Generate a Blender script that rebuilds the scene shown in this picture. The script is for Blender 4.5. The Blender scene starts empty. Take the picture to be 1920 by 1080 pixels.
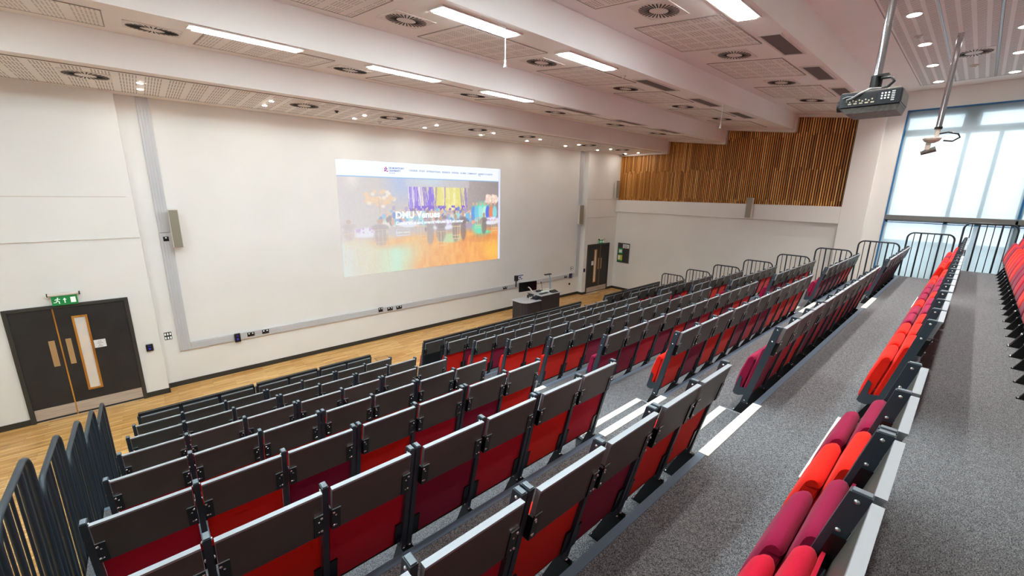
import bpy, math, random
import numpy as np
from mathutils import Vector, Euler
random.seed(7)
SC = bpy.context.scene
COL = SC.collection
PI = math.pi

# ------------------------------------------------------------------ helpers
def lin(h):
    h = h.lstrip('#'); out = []
    for i in (0, 2, 4):
        c = int(h[i:i+2], 16) / 255
        out.append(c/12.92 if c <= .04045 else ((c+.055)/1.055)**2.4)
    return (*out, 1)

class MB:
    """collects shapes, builds ONE mesh object"""
    def __init__(s): s.v = []; s.f = []; s.m = []; s.sm = []
    def add(s, vs, fs, m=0, smooth=False):
        b = len(s.v); s.v += [tuple(v) for v in vs]
        for f in fs: s.f.append([b+i for i in f]); s.m.append(m); s.sm.append(smooth)
        return s
    def box(s, x0, x1, y0, y1, z0, z1, m=0):
        v = [(x, y, z) for z in (z0, z1) for y in (y0, y1) for x in (x0, x1)]
        return s.add(v, [(0,2,3,1),(4,5,7,6),(0,1,5,4),(2,6,7,3),(0,4,6,2),(1,3,7,5)], m)
    def prism(s, poly, axis, a, b, m=0):
        """poly: list of 2D points; extruded along axis (0: poly=(y,z); 1: poly=(x,z); 2: poly=(x,y))"""
        n = len(poly)
        def p(q, t): return {0: (t, q[0], q[1]), 1: (q[0], t, q[1]), 2: (q[0], q[1], t)}[axis]
        v = [p(q, a) for q in poly] + [p(q, b) for q in poly]
        f = [tuple(range(n-1, -1, -1)), tuple(range(n, 2*n))]
        f += [(i, (i+1) % n, n+(i+1) % n, n+i) for i in range(n)]
        return s.add(v, f, m)
    def quad(s, a, b, c, d, m=0): return s.add([a, b, c, d], [(0, 1, 2, 3)], m)
    def tube(s, pts, r, n=10, m=0, cap=True, closed=False):
        pts = [Vector(p) for p in pts]; rings = []; up = None
        k = len(pts)
        for i, p in enumerate(pts):
            a = pts[i-1] if (i > 0 or closed) else p; c = pts[(i+1) % k] if (i < k-1 or closed) else p
            d = (c-a).normalized()
            if up is None:
                up = Vector((0, 0, 1)) if abs(d.z) < .9 else Vector((1, 0, 0))
            x = d.cross(up)
            if x.length < 1e-5: x = d.orthogonal()
            x.normalize(); y = x.cross(d).normalized(); up = y
            rr = r[i] if isinstance(r, (list, tuple)) else r
            rings.append([p+rr*(math.cos(2*PI*j/n)*x+math.sin(2*PI*j/n)*y) for j in range(n)])
        v = [q for R in rings for q in R]; f = []
        for i in range(k-1+(1 if closed else 0)):
            i2 = (i+1) % k
            for j in range(n): f.append((i*n+j, i*n+(j+1) % n, i2*n+(j+1) % n, i2*n+j))
        s.add(v, f, m, True)
        if cap and not closed: s.add(rings[0], [tuple(range(n-1, -1, -1))], m); s.add(rings[-1], [tuple(range(n))], m)
        return s
    def disc(s, c, axis, r0, h, m=0, n=20, r1=None):
        d = Vector(axis).normalized(); c = Vector(c)
        return s.tube([c, c+d*h], [r0, r0 if r1 is None else r1], n, m)
    def dome(s, c, axis, r, m=0, n=8):
        d = Vector(axis).normalized(); c = Vector(c)
        return s.tube([c, c+d*r*.35, c+d*r*.62, c+d*r*.7], [r, r*.9, r*.5, r*.02], n, m, cap=False)
    def mesh(s, name, mats):
        me = bpy.data.meshes.new(name); me.from_pydata(s.v, [], s.f)
        for m in (mats if isinstance(mats, (list, tuple)) else [mats]): me.materials.append(m)
        me.polygons.foreach_set('material_index', s.m); me.polygons.foreach_set('use_smooth', s.sm)
        me.update(); return me
    def build(s, name, mats, parent=None, bevel=0, seg=2):
        o = bpy.data.objects.new(name, s.mesh(name, mats)); COL.objects.link(o)
        if parent: o.parent = parent
        if bevel:
            b = o.modifiers.new('bevel', 'BEVEL'); b.width = bevel; b.segments = seg; b.limit_method = 'ANGLE'; b.angle_limit = math.radians(40)
        return o

def tag(o, label=None, cat=None, group=None, kind=None):
    if label: o['label'] = label
    if cat: o['category'] = cat
    if group: o['group'] = group
    if kind: o['kind'] = kind
    return o
def empty(name, loc, label, cat, group=None, rz=0):
    o = bpy.data.objects.new(name, None); COL.objects.link(o); o.location = loc; o.rotation_euler.z = rz
    o.empty_display_size = .1
    return tag(o, label, cat, group)
def struct(o): o['kind'] = 'structure'; return o
def copy_tree(o, parent=None):
    c = o.copy(); COL.objects.link(c)
    if parent: c.parent = parent
    for ch in list(o.children): copy_tree(ch, c)
    return c

# ------------------------------------------------------------------ materials
def mat(name, col, rough=.5, metal=0, spec=.5, emit=None, estr=1, coat=0, sheen=0):
    m = bpy.data.materials.new(name); m.use_nodes = True; b = m.node_tree.nodes['Principled BSDF']
    b.inputs['Base Color'].default_value = lin(col) if isinstance(col, str) else col
    b.inputs['Roughness'].default_value = rough; b.inputs['Metallic'].default_value = metal
    b.inputs['Specular IOR Level'].default_value = spec
    if coat: b.inputs['Coat Weight'].default_value = coat
    if sheen: b.inputs['Sheen Weight'].default_value = sheen; b.inputs['Sheen Roughness'].default_value = .5
    if emit: b.inputs['Emission Color'].default_value = lin(emit) if isinstance(emit, str) else emit; b.inputs['Emission Strength'].default_value = estr
    return m
def nodes(m): return m.node_tree.nodes, m.node_tree.links, m.node_tree.nodes['Principled BSDF']
def speckle(m, c0, c1, scale, detail=2, p0=.35, p1=.65, bump=0, rough=None, obj=False, stretch=(1,1,1)):
    N, L, b = nodes(m)
    tc = N.new('ShaderNodeTexCoord' if obj else 'ShaderNodeNewGeometry'); out = tc.outputs['Object' if obj else 'Position']
    mp = N.new('ShaderNodeMapping'); mp.inputs['Scale'].default_value = stretch; L.new(out, mp.inputs['Vector'])
    n = N.new('ShaderNodeTexNoise'); n.inputs['Scale'].default_value = scale; n.inputs['Detail'].default_value = detail
    L.new(mp.outputs[0], n.inputs['Vector'])
    r = N.new('ShaderNodeValToRGB'); r.color_ramp.elements[0].position = p0; r.color_ramp.elements[1].position = p1
    r.color_ramp.elements[0].color = lin(c0); r.color_ramp.elements[1].color = lin(c1)
    L.new(n.outputs['Fac'], r.inputs['Fac']); L.new(r.outputs['Color'], b.inputs['Base Color'])
    if bump:
        bp = N.new('ShaderNodeBump'); bp.inputs['Strength'].default_value = bump; bp.inputs['Distance'].default_value = .004
        L.new(n.outputs['Fac'], bp.inputs['Height']); L.new(bp.outputs[0], b.inputs['Normal'])
    return m

M = {}
M['wall'] = speckle(mat('wall_paint', '#eae9e6', .6, spec=.25), '#e8e7e3', '#ecebe8', .8, 2)
M['wall_upper'] = mat('wall_paint_warm', '#d4cbc4', .6, spec=.25)
M['ceil'] = speckle(mat('ceiling_paint', '#f0eae5', .7, spec=.2), '#eee8e2', '#f2ece8', .7, 2)
M['trim_white'] = mat('white_trim', '#d8d0c8', .5, spec=.3)
M['skirt'] = mat('skirting_grey', '#33322f', .5)
M['carpet'] = speckle(mat('grey_carpet', '#6f7072', .95, spec=.1), '#343638', '#888a8e', 190, 4, .36, .64, bump=.4)
# broad, faint pile wear over the fine speckle
N, L, b = nodes(M['carpet'])
src = b.inputs['Base Color'].links[0].from_socket
n2 = N.new('ShaderNodeTexNoise'); n2.inputs['Scale'].default_value = 38; n2.inputs['Detail'].default_value = 3
g = N.new('ShaderNodeNewGeometry'); L.new(g.outputs['Position'], n2.inputs['Vector'])
mr = N.new('ShaderNodeMapRange'); mr.inputs['From Min'].default_value = .3; mr.inputs['From Max'].default_value = .7
mr.inputs['To Min'].default_value = .80; mr.inputs['To Max'].default_value = 1.16; L.new(n2.outputs['Fac'], mr.inputs['Value'])
mx = N.new('ShaderNodeMix'); mx.data_type = 'RGBA'; mx.blend_type = 'MULTIPLY'; mx.inputs[0].default_value = 1
L.new(src, mx.inputs[6]); L.new(mr.outputs[0], mx.inputs[7]); L.new(mx.outputs[2], b.inputs['Base Color'])
M['slate'] = mat('slate_blue_metal', '#2d3b45', .42, spec=.5)
M['black'] = mat('black_metal', '#0c0e10', .35, spec=.5)
M['rail'] = mat('railing_metal', '#25323b', .4, spec=.5)
M['edge'] = mat('tier_edge_metal', '#64778a', .5, spec=.4)
M['cream'] = mat('cream_nosing', '#e9e6dc', .6)
M['tablet'] = speckle(mat('tablet_laminate', '#45453f', .42, spec=.45), '#464742', '#4b4c47', 6, 2)
M['silver'] = mat('silver_edge', '#9fa5ab', .4, metal=.25)
M['cap'] = mat('post_cap', '#6f7a82', .45, metal=.2)
M['chrome'] = mat('polished_steel', '#cfd2d6', .16, metal=1)
M['bolt'] = mat('bolt_steel', '#dfe6ea', .2, metal=.9)
M['capwood'] = mat('bronze_cap', '#5b5148', .5)
for k, c in (('O', '#dc1a0a'), ('P', '#b80d2c'), ('C', '#861039')):
    M['fab'+k] = speckle(mat('fabric_'+{'O': 'orange_red', 'P': 'red', 'C': 'raspberry'}[k], c, .9, spec=.15, sheen=.08), c,
        {'O': '#e6220f', 'P': '#c61034', 'C': '#931440'}[k], 300, 2, .3, .7, bump=.12)
M['board'] = mat('black_back_shell', '#141416', .35, spec=.5)
M['door'] = speckle(mat('dark_door', '#2c2c2e', .4, spec=.4), '#2a2a2c', '#303032', 3, 2)
M['frame'] = mat('door_frame', '#383835', .45)
M['oak'] = speckle(mat('oak_lipping', '#b97a24', .45), '#a8681c', '#c98a30', 12, 3, stretch=(1, 1, .1))
M['brushed'] = speckle(mat('brushed_steel', '#b9aa9c', .45, metal=.25), '#b5a89c', '#d0c4b8', 20, 2, stretch=(.15, 1, 6))
M['plate'] = mat('push_plate', '#bf9e74', .4, metal=.35)
M['frost'] = speckle(mat('vision_glass', '#e6ded2', .25, spec=.6), '#d9d6d2', '#efe0cd', 2.2, 2)
M['paper'] = mat('paper_white', '#eceef0', .6)
M['ink'] = mat('dark_ink', '#26282c', .6)
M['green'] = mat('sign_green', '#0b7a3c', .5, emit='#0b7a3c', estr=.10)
M['signwhite'] = mat('sign_white', '#eef6f0', .5, emit='#eef6f0', estr=.12)
M['trunk'] = mat('grey_trunking', '#c6c7ca', .35, spec=.5)
M['sockblk'] = mat('socket_black', '#17181c', .3)
M['blue'] = mat('keypad_blue', '#2733c8', .4, emit='#2733c8', estr=.12)
M['spk'] = speckle(mat('speaker_grille', '#8f8878', .5, metal=.2), '#857e6f', '#9b9484', 500, 1)
M['spkbody'] = mat('speaker_body', '#d6d0c6', .45)
M['grille'] = mat('return_air_mesh', '#6a605c', .8)
M['bead'] = mat('panel_edge_bead', '#9a8f88', .7)
M['ventdark'] = mat('vent_slot_dark', '#1c1917', .8)
M['ventface'] = mat('vent_face', '#ddd4cc', .55)
M['lectern'] = mat('lectern_charcoal', '#2b2b31', .5)
M['top'] = mat('lectern_top', '#bfc3c8', .3)
M['screenblk'] = mat('monitor_black', '#0a0b0d', .18)
M['winframe'] = mat('window_frame_grey', '#8f9a9c', .4)
M['winblue'] = mat('window_fringe_blue', '#1f6fa8', .35)
M['blindbar'] = mat('blind_bar_grey', '#6f716f', .5)
M['projdark'] = mat('projector_navy', '#15171f', .3)
M['projgrey'] = speckle(mat('projector_grey', '#55524d', .5), '#4c4945', '#625f59', 30, 2)
M['led'] = mat('led_tube', '#ffffff', .5, emit=(.80, .95, 1, 1), estr=24.5)
M['down'] = mat('downlight_lens', '#ffffff', .5, emit=(1, .92, .82, 1), estr=120)
M['downrear'] = mat('rear_downlight_lens', '#ffffff', .5, emit=(1, .96, .90, 1), estr=9)

def wood_floor():
    m = mat('oak_strip_floor', '#c99a5a', .32, spec=.4); N, L, b = nodes(m)
    g = N.new('ShaderNodeNewGeometry')
    br = N.new('ShaderNodeTexBrick'); br.offset = .37; br.inputs['Scale'].default_value = 1
    br.inputs['Brick Width'].default_value = .62; br.inputs['Row Height'].default_value = .07; br.inputs['Mortar Size'].default_value = .0012
    br.inputs['Color1'].default_value = lin('#f6cd88'); br.inputs['Color2'].default_value = lin('#d8a055'); br.inputs['Mortar'].default_value = lin('#7c5425')
    L.new(g.outputs['Position'], br.inputs['Vector'])
    mp = N.new('ShaderNodeMapping'); mp.inputs['Scale'].default_value = (1.2, 22, 1); L.new(g.outputs['Position'], mp.inputs['Vector'])
    n = N.new('ShaderNodeTexNoise'); n.inputs['Scale'].default_value = 1.6; n.inputs['Detail'].default_value = 5; n.inputs['Roughness'].default_value = .65
    L.new(mp.outputs[0], n.inputs['Vector'])
    r = N.new('ShaderNodeValToRGB'); r.color_ramp.elements[0].position = .30; r.color_ramp.elements[1].position = .60
    r.color_ramp.elements[0].color = lin('#8f6030'); r.color_ramp.elements[1].color = (1, 1, 1, 1); L.new(n.outputs['Fac'], r.inputs['Fac'])
    mx = N.new('ShaderNodeMix'); mx.data_type = 'RGBA'; mx.blend_type = 'MULTIPLY'; mx.inputs[0].default_value = .75
    L.new(br.outputs['Color'], mx.inputs[6]); L.new(r.outputs['Color'], mx.inputs[7]); L.new(mx.outputs[2], b.inputs['Base Color'])
    return m
M['floor'] = wood_floor()

def slat_mat():
    m = mat('oak_slats', '#a5671f', .5); N, L, b = nodes(m)
    g = N.new('ShaderNodeNewGeometry'); sp = N.new('ShaderNodeSeparateXYZ'); L.new(g.outputs['Position'], sp.inputs[0])
    def mth(op, a, v):
        q = N.new('ShaderNodeMath'); q.operation = op; L.new(a, q.inputs[0]) ; 
        if isinstance(v, (int, float)): q.inputs[1].default_value = v
        elif v is not None: L.new(v, q.inputs[1])
        return q.outputs[0]
    iy = mth('FLOOR', mth('DIVIDE', sp.outputs['Y'], .0645), 0)
    wn = N.new('ShaderNodeTexWhiteNoise'); wn.noise_dimensions = '1D'; L.new(iy, wn.inputs['W'])
    zz = mth('ADD', sp.outputs['Z'], mth('MULTIPLY', wn.outputs['Value'], .14))
    iz = mth('FLOOR', mth('DIVIDE', zz, 1.05), 0)
    cb = N.new('ShaderNodeCombineXYZ'); L.new(iy, cb.inputs[0]); L.new(iz, cb.inputs[1])
    w2 = N.new('ShaderNodeTexWhiteNoise'); w2.noise_dimensions = '3D'; L.new(cb.outputs[0], w2.inputs['Vector'])
    r = N.new('ShaderNodeValToRGB'); r.color_ramp.elements[0].color = lin('#a66827'); r.color_ramp.elements[1].color = lin('#ecb366')
    e = r.color_ramp.elements.new(.6); e.color = lin('#cf8c3b')
    L.new(w2.outputs['Value'], r.inputs['Fac']); L.new(r.outputs['Color'], b.inputs['Base Color'])
    return m
M['slat'] = slat_mat(); M['slatback'] = mat('slat_backing', '#120b06', .9)

def perf_mat(name, base, dark, px=.40, py=.30, sx=.035, sy=.05, wide=.27, tall=.22, rot=False, contrast=1.):
    """perforated plasterboard: blocks of small slots separated by plain bands"""
    m = mat(name, base, .65, spec=.2); N, L, b = nodes(m)
    g = N.new('ShaderNodeNewGeometry'); sp = N.new('ShaderNodeSeparateXYZ'); L.new(g.outputs['Position'], sp.inputs[0])
    def wv(sock, per, thr):
        a = N.new('ShaderNodeMath'); a.operation = 'DIVIDE'; L.new(sock, a.inputs[0]); a.inputs[1].default_value = per
        f = N.new('ShaderNodeMath'); f.operation = 'FRACT'; L.new(a.outputs[0], f.inputs[0])
        c = N.new('ShaderNodeMath'); c.operation = 'LESS_THAN'; thr = min(thr, .999); L.new(f.outputs[0], c.inputs[0]); c.inputs[1].default_value = thr
        return c.outputs[0]
    X, Y = sp.outputs['X'], sp.outputs['Y']
    s = [wv(X, px, wide/px), wv(Y, py, tall/py), wv(X, sx, .42), wv(Y, sy, .58 if sy < .2 else .999)]
    p = s[0]
    for q in s[1:]:
        a = N.new('ShaderNodeMath'); a.operation = 'MULTIPLY'; L.new(p, a.inputs[0]); L.new(q, a.inputs[1]); p = a.outputs[0]
    mx = N.new('ShaderNodeMix'); mx.data_type = 'RGBA'; L.new(p, mx.inputs[0])
    mx.inputs[6].default_value = lin(base); mx.inputs[7].default_value = lin(dark)
    L.new(mx.outputs[2], b.inputs['Base Color']); return m
M['perf'] = perf_mat('perforated_board', '#ebe5df', '#6f6058', .30, .30, .0375, .05, .225, .25)
M['perfc'] = perf_mat('perforated_board_coffer', '#ebe5df', '#a89b90', .30, .30, .0375, .05, .225, .25)
M['perftop'] = perf_mat('perforated_board_rear', '#ebe6e2', '#94877f', .33, .15, .055, .3, .295, .10)
M['perftop2'] = perf_mat('perforated_board_holes', '#ebe6e2', '#94877f', .33, .16, .055, .32, .295, .105)

# ------------------------------------------------------------------ camera
CY, CZ = -11.0321, 4.3019
cam = bpy.data.cameras.new('camera'); co = bpy.data.objects.new('camera', cam); COL.objects.link(co)
co.location = (0, CY, CZ); co.rotation_euler = (1.3388, -.0170, -.7256)
cam.sensor_fit = 'HORIZONTAL'; cam.sensor_width = 36; cam.lens = 764/1920*36; cam.clip_start = .02; cam.clip_end = 200
SC.camera = co
def A(y, z, x=15.8):
    """a point seen on the plane x=16 moved to the plane x"""
    k = x/16; return (CY+(y-CY)*k, CZ+(z-CZ)*k)

# ------------------------------------------------------------------ room shell
XL, XR, YB = -4.4, 16.0, -14.0
struct(MB().box(XL-.2, 17.2, YB-.2, .3, -.2, 0).build('floor', M['floor']))
wf = MB().box(-.13, 13.70, 0, .25, 0, 7.3)
struct(wf.build('wall_front', M['wall']))
DOOR_T = 2.10
def side_wall(x0, x1, d0, d1, name):
    w = MB()
    w.box(x0, d0, -.25, .25, 0, 7.3); w.box(d1, x1, -.25, .25, 0, 7.3); w.box(d0, d1, -.25, .25, DOOR_T, 7.3)
    # shallow board joints running across the boxed-out wall
    return struct(w.build(name, M['wall']))
side_wall(XL, -.13, -2.03, -.545, 'wall_front_left')
side_wall(13.70, 16.2, 13.96, 15.41, 'wall_front_right')
for i, (x0, x1, z, d) in enumerate([(XL, -.135, 3.305, .018), (XL, -.22, 4.075, .006), (13.705, 15.9, 4.045, .010), (13.705, 15.9, 3.29, .010)]):
    struct(MB().box(x0, x1, -.25-d, -.249, z, z+.016).build('trim_%d' % (i+1), M['trim_white']))
struct(MB().box(XL-.2, XL, YB, .25, 0, 7.3).build('wall_left', M['wall']))
struct(MB().box(XL-.2, XR+1, YB-.2, YB, 0, 7.3).build('wall_back', M['wall']))

# right wall: recessed wall, band, column, window wall
y_c0 = A(-8.22, 4)[0]; y_c1 = A(-8.83, 4)[0]
struct(MB().box(15.91, 16.2, y_c0, -.25, 0, 3.6).build('wall_right', M['wall']))
zb0 = A(0, 3.51)[1]; zb1 = A(0, 4.025)[1]
struct(MB().box(15.8, 16.2, y_c0, -.25, zb0, zb1).build('wall_right_band', M['wall'], bevel=.004))
struct(MB().box(15.8, 16.2, y_c1, y_c0, 0, 7.25).build('wall_right_column', M['wall'], bevel=.006))
W0, W1 = -9.25, -13.2
ww = MB()
ww.box(16, 16.3, W0, y_c1, 0, 7.3); ww.box(16, 16.3, YB, W1, 0, 7.3); ww.box(16, 16.3, W1, W0, 6.64, 7.3); ww.box(16, 16.3, W1, W0, 0, 2.0)
struct(ww.build('wall_right_window_side', M['wall']))

# ceiling: soffit and three sloping coffers with upright faces, flat rear ceiling
C2 = (6.41, -2.42, (6.41-6.14)/2.17); C3 = (6.62, -4.59, (6.62-6.36)/2.09); C4 = (6.83, -6.68, .1245)
def cz(c, y): return c[0]+c[2]*(y-c[1])
prof = [(.25, 5.94), (-2.42, 5.94), (-2.42, 6.41), (-4.59, 6.14), (-4.59, 6.62), (-6.68, 6.36), (-6.68, 6.83), (-8.78, 6.568), (-8.78, 7.12), (YB, 7.12), (YB, 7.5), (.25, 7.5)]
ce = MB()
v = [(XL-.1, y, z) for y, z in prof] + [(16.25, y, z) for y, z in prof]; n = len(prof)
fs = [(i, (i+1) % n, n+(i+1) % n, n+i) for i in range(n)]
ce.add(v, fs)
struct(ce.build('ceiling', M['ceil']))
# white cornice where the coffers meet the slatted wall
k = 0
for (y0, z0, y1, z1) in [(-.25, 5.94, -2.42, 5.94), (-2.42, 6.41, -4.59, 6.14), (-4.59, 6.62, -6.68, 6.36), (-6.68, 6.83, -8.2, 6.64)]:
    t = MB(); t.prism([(y0, z0+.01), (y1, z1+.01), (y1, z1-.075), (y0, z0-.075)], 0, 15.76, 15.95)
    struct(t.build('trim_%d' % (5+k), M['trim_white'])); k += 1
for (y, z0, z1) in [(-2.42, 5.88, 6.33), (-4.59, 6.08, 6.54), (-6.68, 6.30, 6.75)]:
    struct(MB().box(15.76, 15.95, y-.045, y+.0, z0, z1).build('trim_%d' % (5+k), M['trim_white'])); k += 1

# slatted oak wall
sw = empty('slatted_wall_panel', (15.9, -4.2, zb1), 'tall oak slatted acoustic panel filling the upper side wall', 'wall panel')
bk = MB(); bk.box(15.93, 16.15, y_c0, -.26, zb1, 6.85); o = bk.build('backing_board', M['slatback'], sw); 
sl = MB(); y = y_c0+.012; 
def ceil_at(y):
    if y > -2.42: return 5.94
    if y > -4.59: return cz(C2, y)
    if y > -6.68: return cz(C3, y)
    return cz(C4, y)
while y < -.30:
    zt = ceil_at(y+.02)+.0
    sl.box(15.912, 15.935, y, y+.037, zb1+.002, zt); y += .0645
o2 = sl.build('oak_slats', M['slat'], sw)
for q in (o, o2): q.location = (-15.9, 4.2, -zb1)
struct(MB().box(15.80, 15.96, y_c0-.001, y_c0+.012, zb1, 6.70).build('trim_12', M['skirt']))

# skirtings
struct(MB().box(-.13, 13.70, -.018, 0, 0, .105).build('baseboard_front', M['skirt']))
b = MB()
for x0, x1 in ((XL, -2.08), (-.49, -.118)): b.box(x0, x1, -.268, -.25, 0, .105)
b.box(-.13, -.112, -.268, 0, 0, .105)
struct(b.build('baseboard_left', M['skirt']))
b = MB(); b.box(13.685, 13.93, -.268, -.25, 0, .105); b.box(13.682, 13.70, -.268, 0, 0, .105); b.box(15.45, 15.9, -.268, -.25, 0, .105); b.box(15.892, 15.91, -8.2, -.268, 0, .105)
struct(b.build('baseboard_right', M['skirt']))

# ------------------------------------------------------------------ doors
def door(name, fx0, fx1, top, split, leaf_l, leaf_r, vis, plates, kick_z, note, flip):
    fr = MB(); w = .058
    fr.box(fx0, fx0+w, -.285, -.12, 0, top); fr.box(fx1-w, fx1, -.285, -.12, 0, top); fr.box(fx0+w, fx1-w, -.285, -.12, top-w, top)
    f = struct(fr.build(name, M['frame'], bevel=.004)); f['label'] = 'dark grey double door frame'
    yb = -.262
    for (a, c, nm) in ((leaf_l, split, 'door_leaf'), (split, leaf_r, 'door_leaf')):
        lf = MB()
        if vis and a < (vis[0]+vis[1])/2 < c:
            v0, v1, z0, z1 = vis
            for bx in ((a+.002, v0, .01, top-w-.004), (v1, c-.002, .01, top-w-.004)): lf.box(bx[0], bx[1], yb, yb+.045, bx[2], bx[3])
            lf.box(v0, v1, yb, yb+.045, .01, z0); lf.box(v0, v1, yb, yb+.045, z1, top-w-.004)
        else: lf.box(a+.002, c-.002, yb, yb+.045, .01, top-w-.004)
        l = lf.build(nm, M['door'], f)
        MB().box(a+.006, c-.006, yb-.004, yb, kick_z[0], kick_z[1]).build('kick_plate', M['brushed'], l)
        e = c if c == split else a
        if c == split: MB().box(e-.009, e+.009, yb-.005, yb+.02, .01, top-w-.004).build('oak_lipping', M['oak'], l)
        if vis and a < (vis[0]+vis[1])/2 < c:
            v0, v1, z0, z1 = vis; g = MB(); t = .03
            g.box(v0, v0+t, yb-.012, yb+.04, z0, z1); g.box(v1-t, v1, yb-.012, yb+.04, z0, z1)
            g.box(v0+t, v1-t, yb-.012, yb+.04, z0, z0+t); g.box(v0+t, v1-t, yb-.012, yb+.04, z1-t, z1)
            vp = g.build('vision_panel_frame', M['oak'], l)
            MB().box(v0+t, v1-t, yb+.008, yb+.016, z0+t, z1-t).build('vision_panel_glass', M['frost'], l)
        for (p0, p1) in plates:
            if a < p0 < c: MB().box(p0, p1, yb-.005, yb, 1.02, 1.515).build('push_plate', M['plate'], l, bevel=.002)
    return f
door('door_1', -2.08, -.485, 2.165, -1.493, -2.022, -.543, (-1.283, -1.078, .446, 1.925), [(-1.638, -1.559), (-1.424, -1.351)], (.045, .255), None, 0)
door('door_2', 13.915, 15.465, 2.155, 14.83, 13.973, 15.407, (14.397, 14.595, .45, 1.915), [(14.705, 14.765), (14.90, 14.96)], (.045, .262), None, 0)

# notes on the doors
def text_obj(s, size, loc, rot, m, parent, name='lettering', ext=.0008, align='CENTER', bold=0):
    cu = bpy.data.curves.new(name, 'FONT'); cu.body = s; cu.size = size; cu.extrude = ext; cu.align_x = align; cu.align_y = 'CENTER'; cu.offset = bold
    cu.resolution_u = 3
    o = bpy.data.objects.new(name, cu); COL.objects.link(o); cu.materials.append(m)
    dg = bpy.context.evaluated_depsgraph_get(); me = bpy.data.meshes.new_from_object(o.evaluated_get(dg))
    bpy.data.objects.remove(o); q = bpy.data.objects.new(name, me); COL.objects.link(q)
    q.location = loc; q.rotation_euler = rot; q.parent = parent
    return q
RX = (PI/2, 0, 0)
def paper_note(x0, x1, z0, z1, label):
    t = empty('door_notice', ((x0+x1)/2, -.265, z0), label, 'notice')
    MB().box(-(x1-x0)/2, (x1-x0)/2, -.0025, .0, 0, z1-z0).build('sheet', M['paper'], t)
    h = z1-z0; ln = MB()
    for zz, w in ((.78, .3), (.56, .5), (.36, .22), (.16, .42)):
        ww_ = (x1-x0)*w
        q = -ww_/2
        while q < ww_/2-.006:
            l = random.uniform(.008, .02); ln.box(q, min(q+l, ww_/2), -.004, -.0025, h*zz-.004, h*zz+.004); q += l+.005
    ln.build('printed_lines', M['ink'], t)
    return t
paper_note(-1.072, -.910, 1.25, 1.405, 'white paper notice taped beside the glazed strip of the left door')
paper_note(14.235, 14.385, 1.24, 1.42, 'white paper notice on the far right door beside its glazed strip')

def exit_sign(x0, x1, z0, z1, label, perp=False):
    t = empty('exit_sign', ((x0+x1)/2, -.25, z1+.05), label, 'exit sign')
    w = (x1-x0)/2; Y = -.085
    tb = MB(); tb.tube([(-w-.03, Y, 0), (w+.03, Y, 0)], .028, 14); tb.box(-.05, .05, Y, .0, -.02, .02); tb.build('lamp_tube', M['spkbody'], t)
    cp = MB(); cp.tube([(-w-.045, Y, 0), (-w-.03, Y, 0)], .033, 14); cp.tube([(w+.03, Y, 0), (w+.045, Y, 0)], .033, 14); cp.build('end_caps', M['black'], t)
    MB().box(-w, w, Y-.004, Y+.004, z0-z1-.05, -.028).build('green_panel', M['green'], t)
    zc = (z0-z1-.05-.028)/2; y = Y-.006; s = (z1-z0)*.40
    # running figure, arrow, doorway
    fx = -w*.55; fg = MB()
    def stroke(pts, r): fg.tube([(fx+a*s, y, zc+c*s) for a, c in pts], r*s, 6)
    fg.disc((fx+.12*s, y+.002, zc+.82*s), (0, -1, 0), .17*s, .003, n=12)
    stroke([(.05, .6), (-.1, .0)], .15); stroke([(.05, .55), (.45, .35), (.6, .5)], .09); stroke([(.0, .5), (-.4, .45), (-.5, .15)], .09)
    stroke([(-.1, .0), (.3, -.25), (.25, -.8), (.45, -.85)], .12); stroke([(-.1, .0), (-.3, -.45), (-.85, -.5)], .12)
    fg.build('running_figure', M['signwhite'], t)
    ar = MB(); ar.prism([(-.13*s, -.8*s), (.13*s, -.8*s), (.13*s, .15*s), (.42*s, .15*s), (0, .8*s), (-.42*s, .15*s), (-.13*s, .15*s)], 1, y, y+.003)
    a = ar.build('arrow', M['signwhite'], t); a.location = (-w*.0, 0, zc)
    d = MB().box(w*.45, w*.85, y, y+.003, zc-.85*s, zc+.85*s); d.build('doorway_mark', M['signwhite'], t)
    return t
exit_sign(-1.465, -1.14, 2.167, 2.315, 'green running man exit sign with up arrow above the left double door')
exit_sign(14.62, 14.93, 2.16, 2.30, 'green running man exit sign above the far right door')

# notice board on the right wall
nb = empty('notice_board', (15.905, -.745, 1.265), 'grey notice board with green and white sheets on the far side wall', 'notice board')
MB().box(-.022, 0, -.30, .295, 0, .87).build('felt_board', speckle(mat('felt_grey', '#3c3a3a', .9), '#383636', '#444242', 90, 2), nb)
fr = MB()
for bx in ((-.31, .305, -.012, 0), (-.31, .305, .87, .882)): fr.box(-.028, 0, bx[0], bx[1], bx[2], bx[3])
fr.box(-.028, 0, -.312, -.30, -.012, .882); fr.box(-.028, 0, .295, .307, -.012, .882); fr.build('board_frame', M['silver'], nb)
MB().box(-.026, -.022, -.275, .04, .66, .83).build('white_sheet', M['paper'], nb)
MB().box(-.0262, -.022, -.275, .04, .63, .66).build('maroon_strip', mat('maroon', '#6a1622', .6), nb)
ln = MB()
for zz in (.79, .755, .72, .69): ln.box(-.0275, -.026, -.22+random.uniform(0, .03), -.01, zz-.006, zz+.006)
ln.build('printed_lines', M['ink'], nb)
g = MB(); g.box(-.026, -.022, .03, .262, .385, .645); g.build('green_sheet', M['green'], nb)
MB().box(-.027, -.026, .07, .222, .44, .58).build('white_panel', M['paper'], nb)
MB().box(-.026, -.022, .035, .268, .07, .335).build('yellow_sheet', mat('yellow_green', '#c9cf4a', .6), nb)
MB().box(-.027, -.026, .04, .262, .05, .10).build('green_strip', M['green'], nb)
MB().box(-.027, -.026, .15, .25, .13, .30).build('pale_panel', M['paper'], nb)

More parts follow.
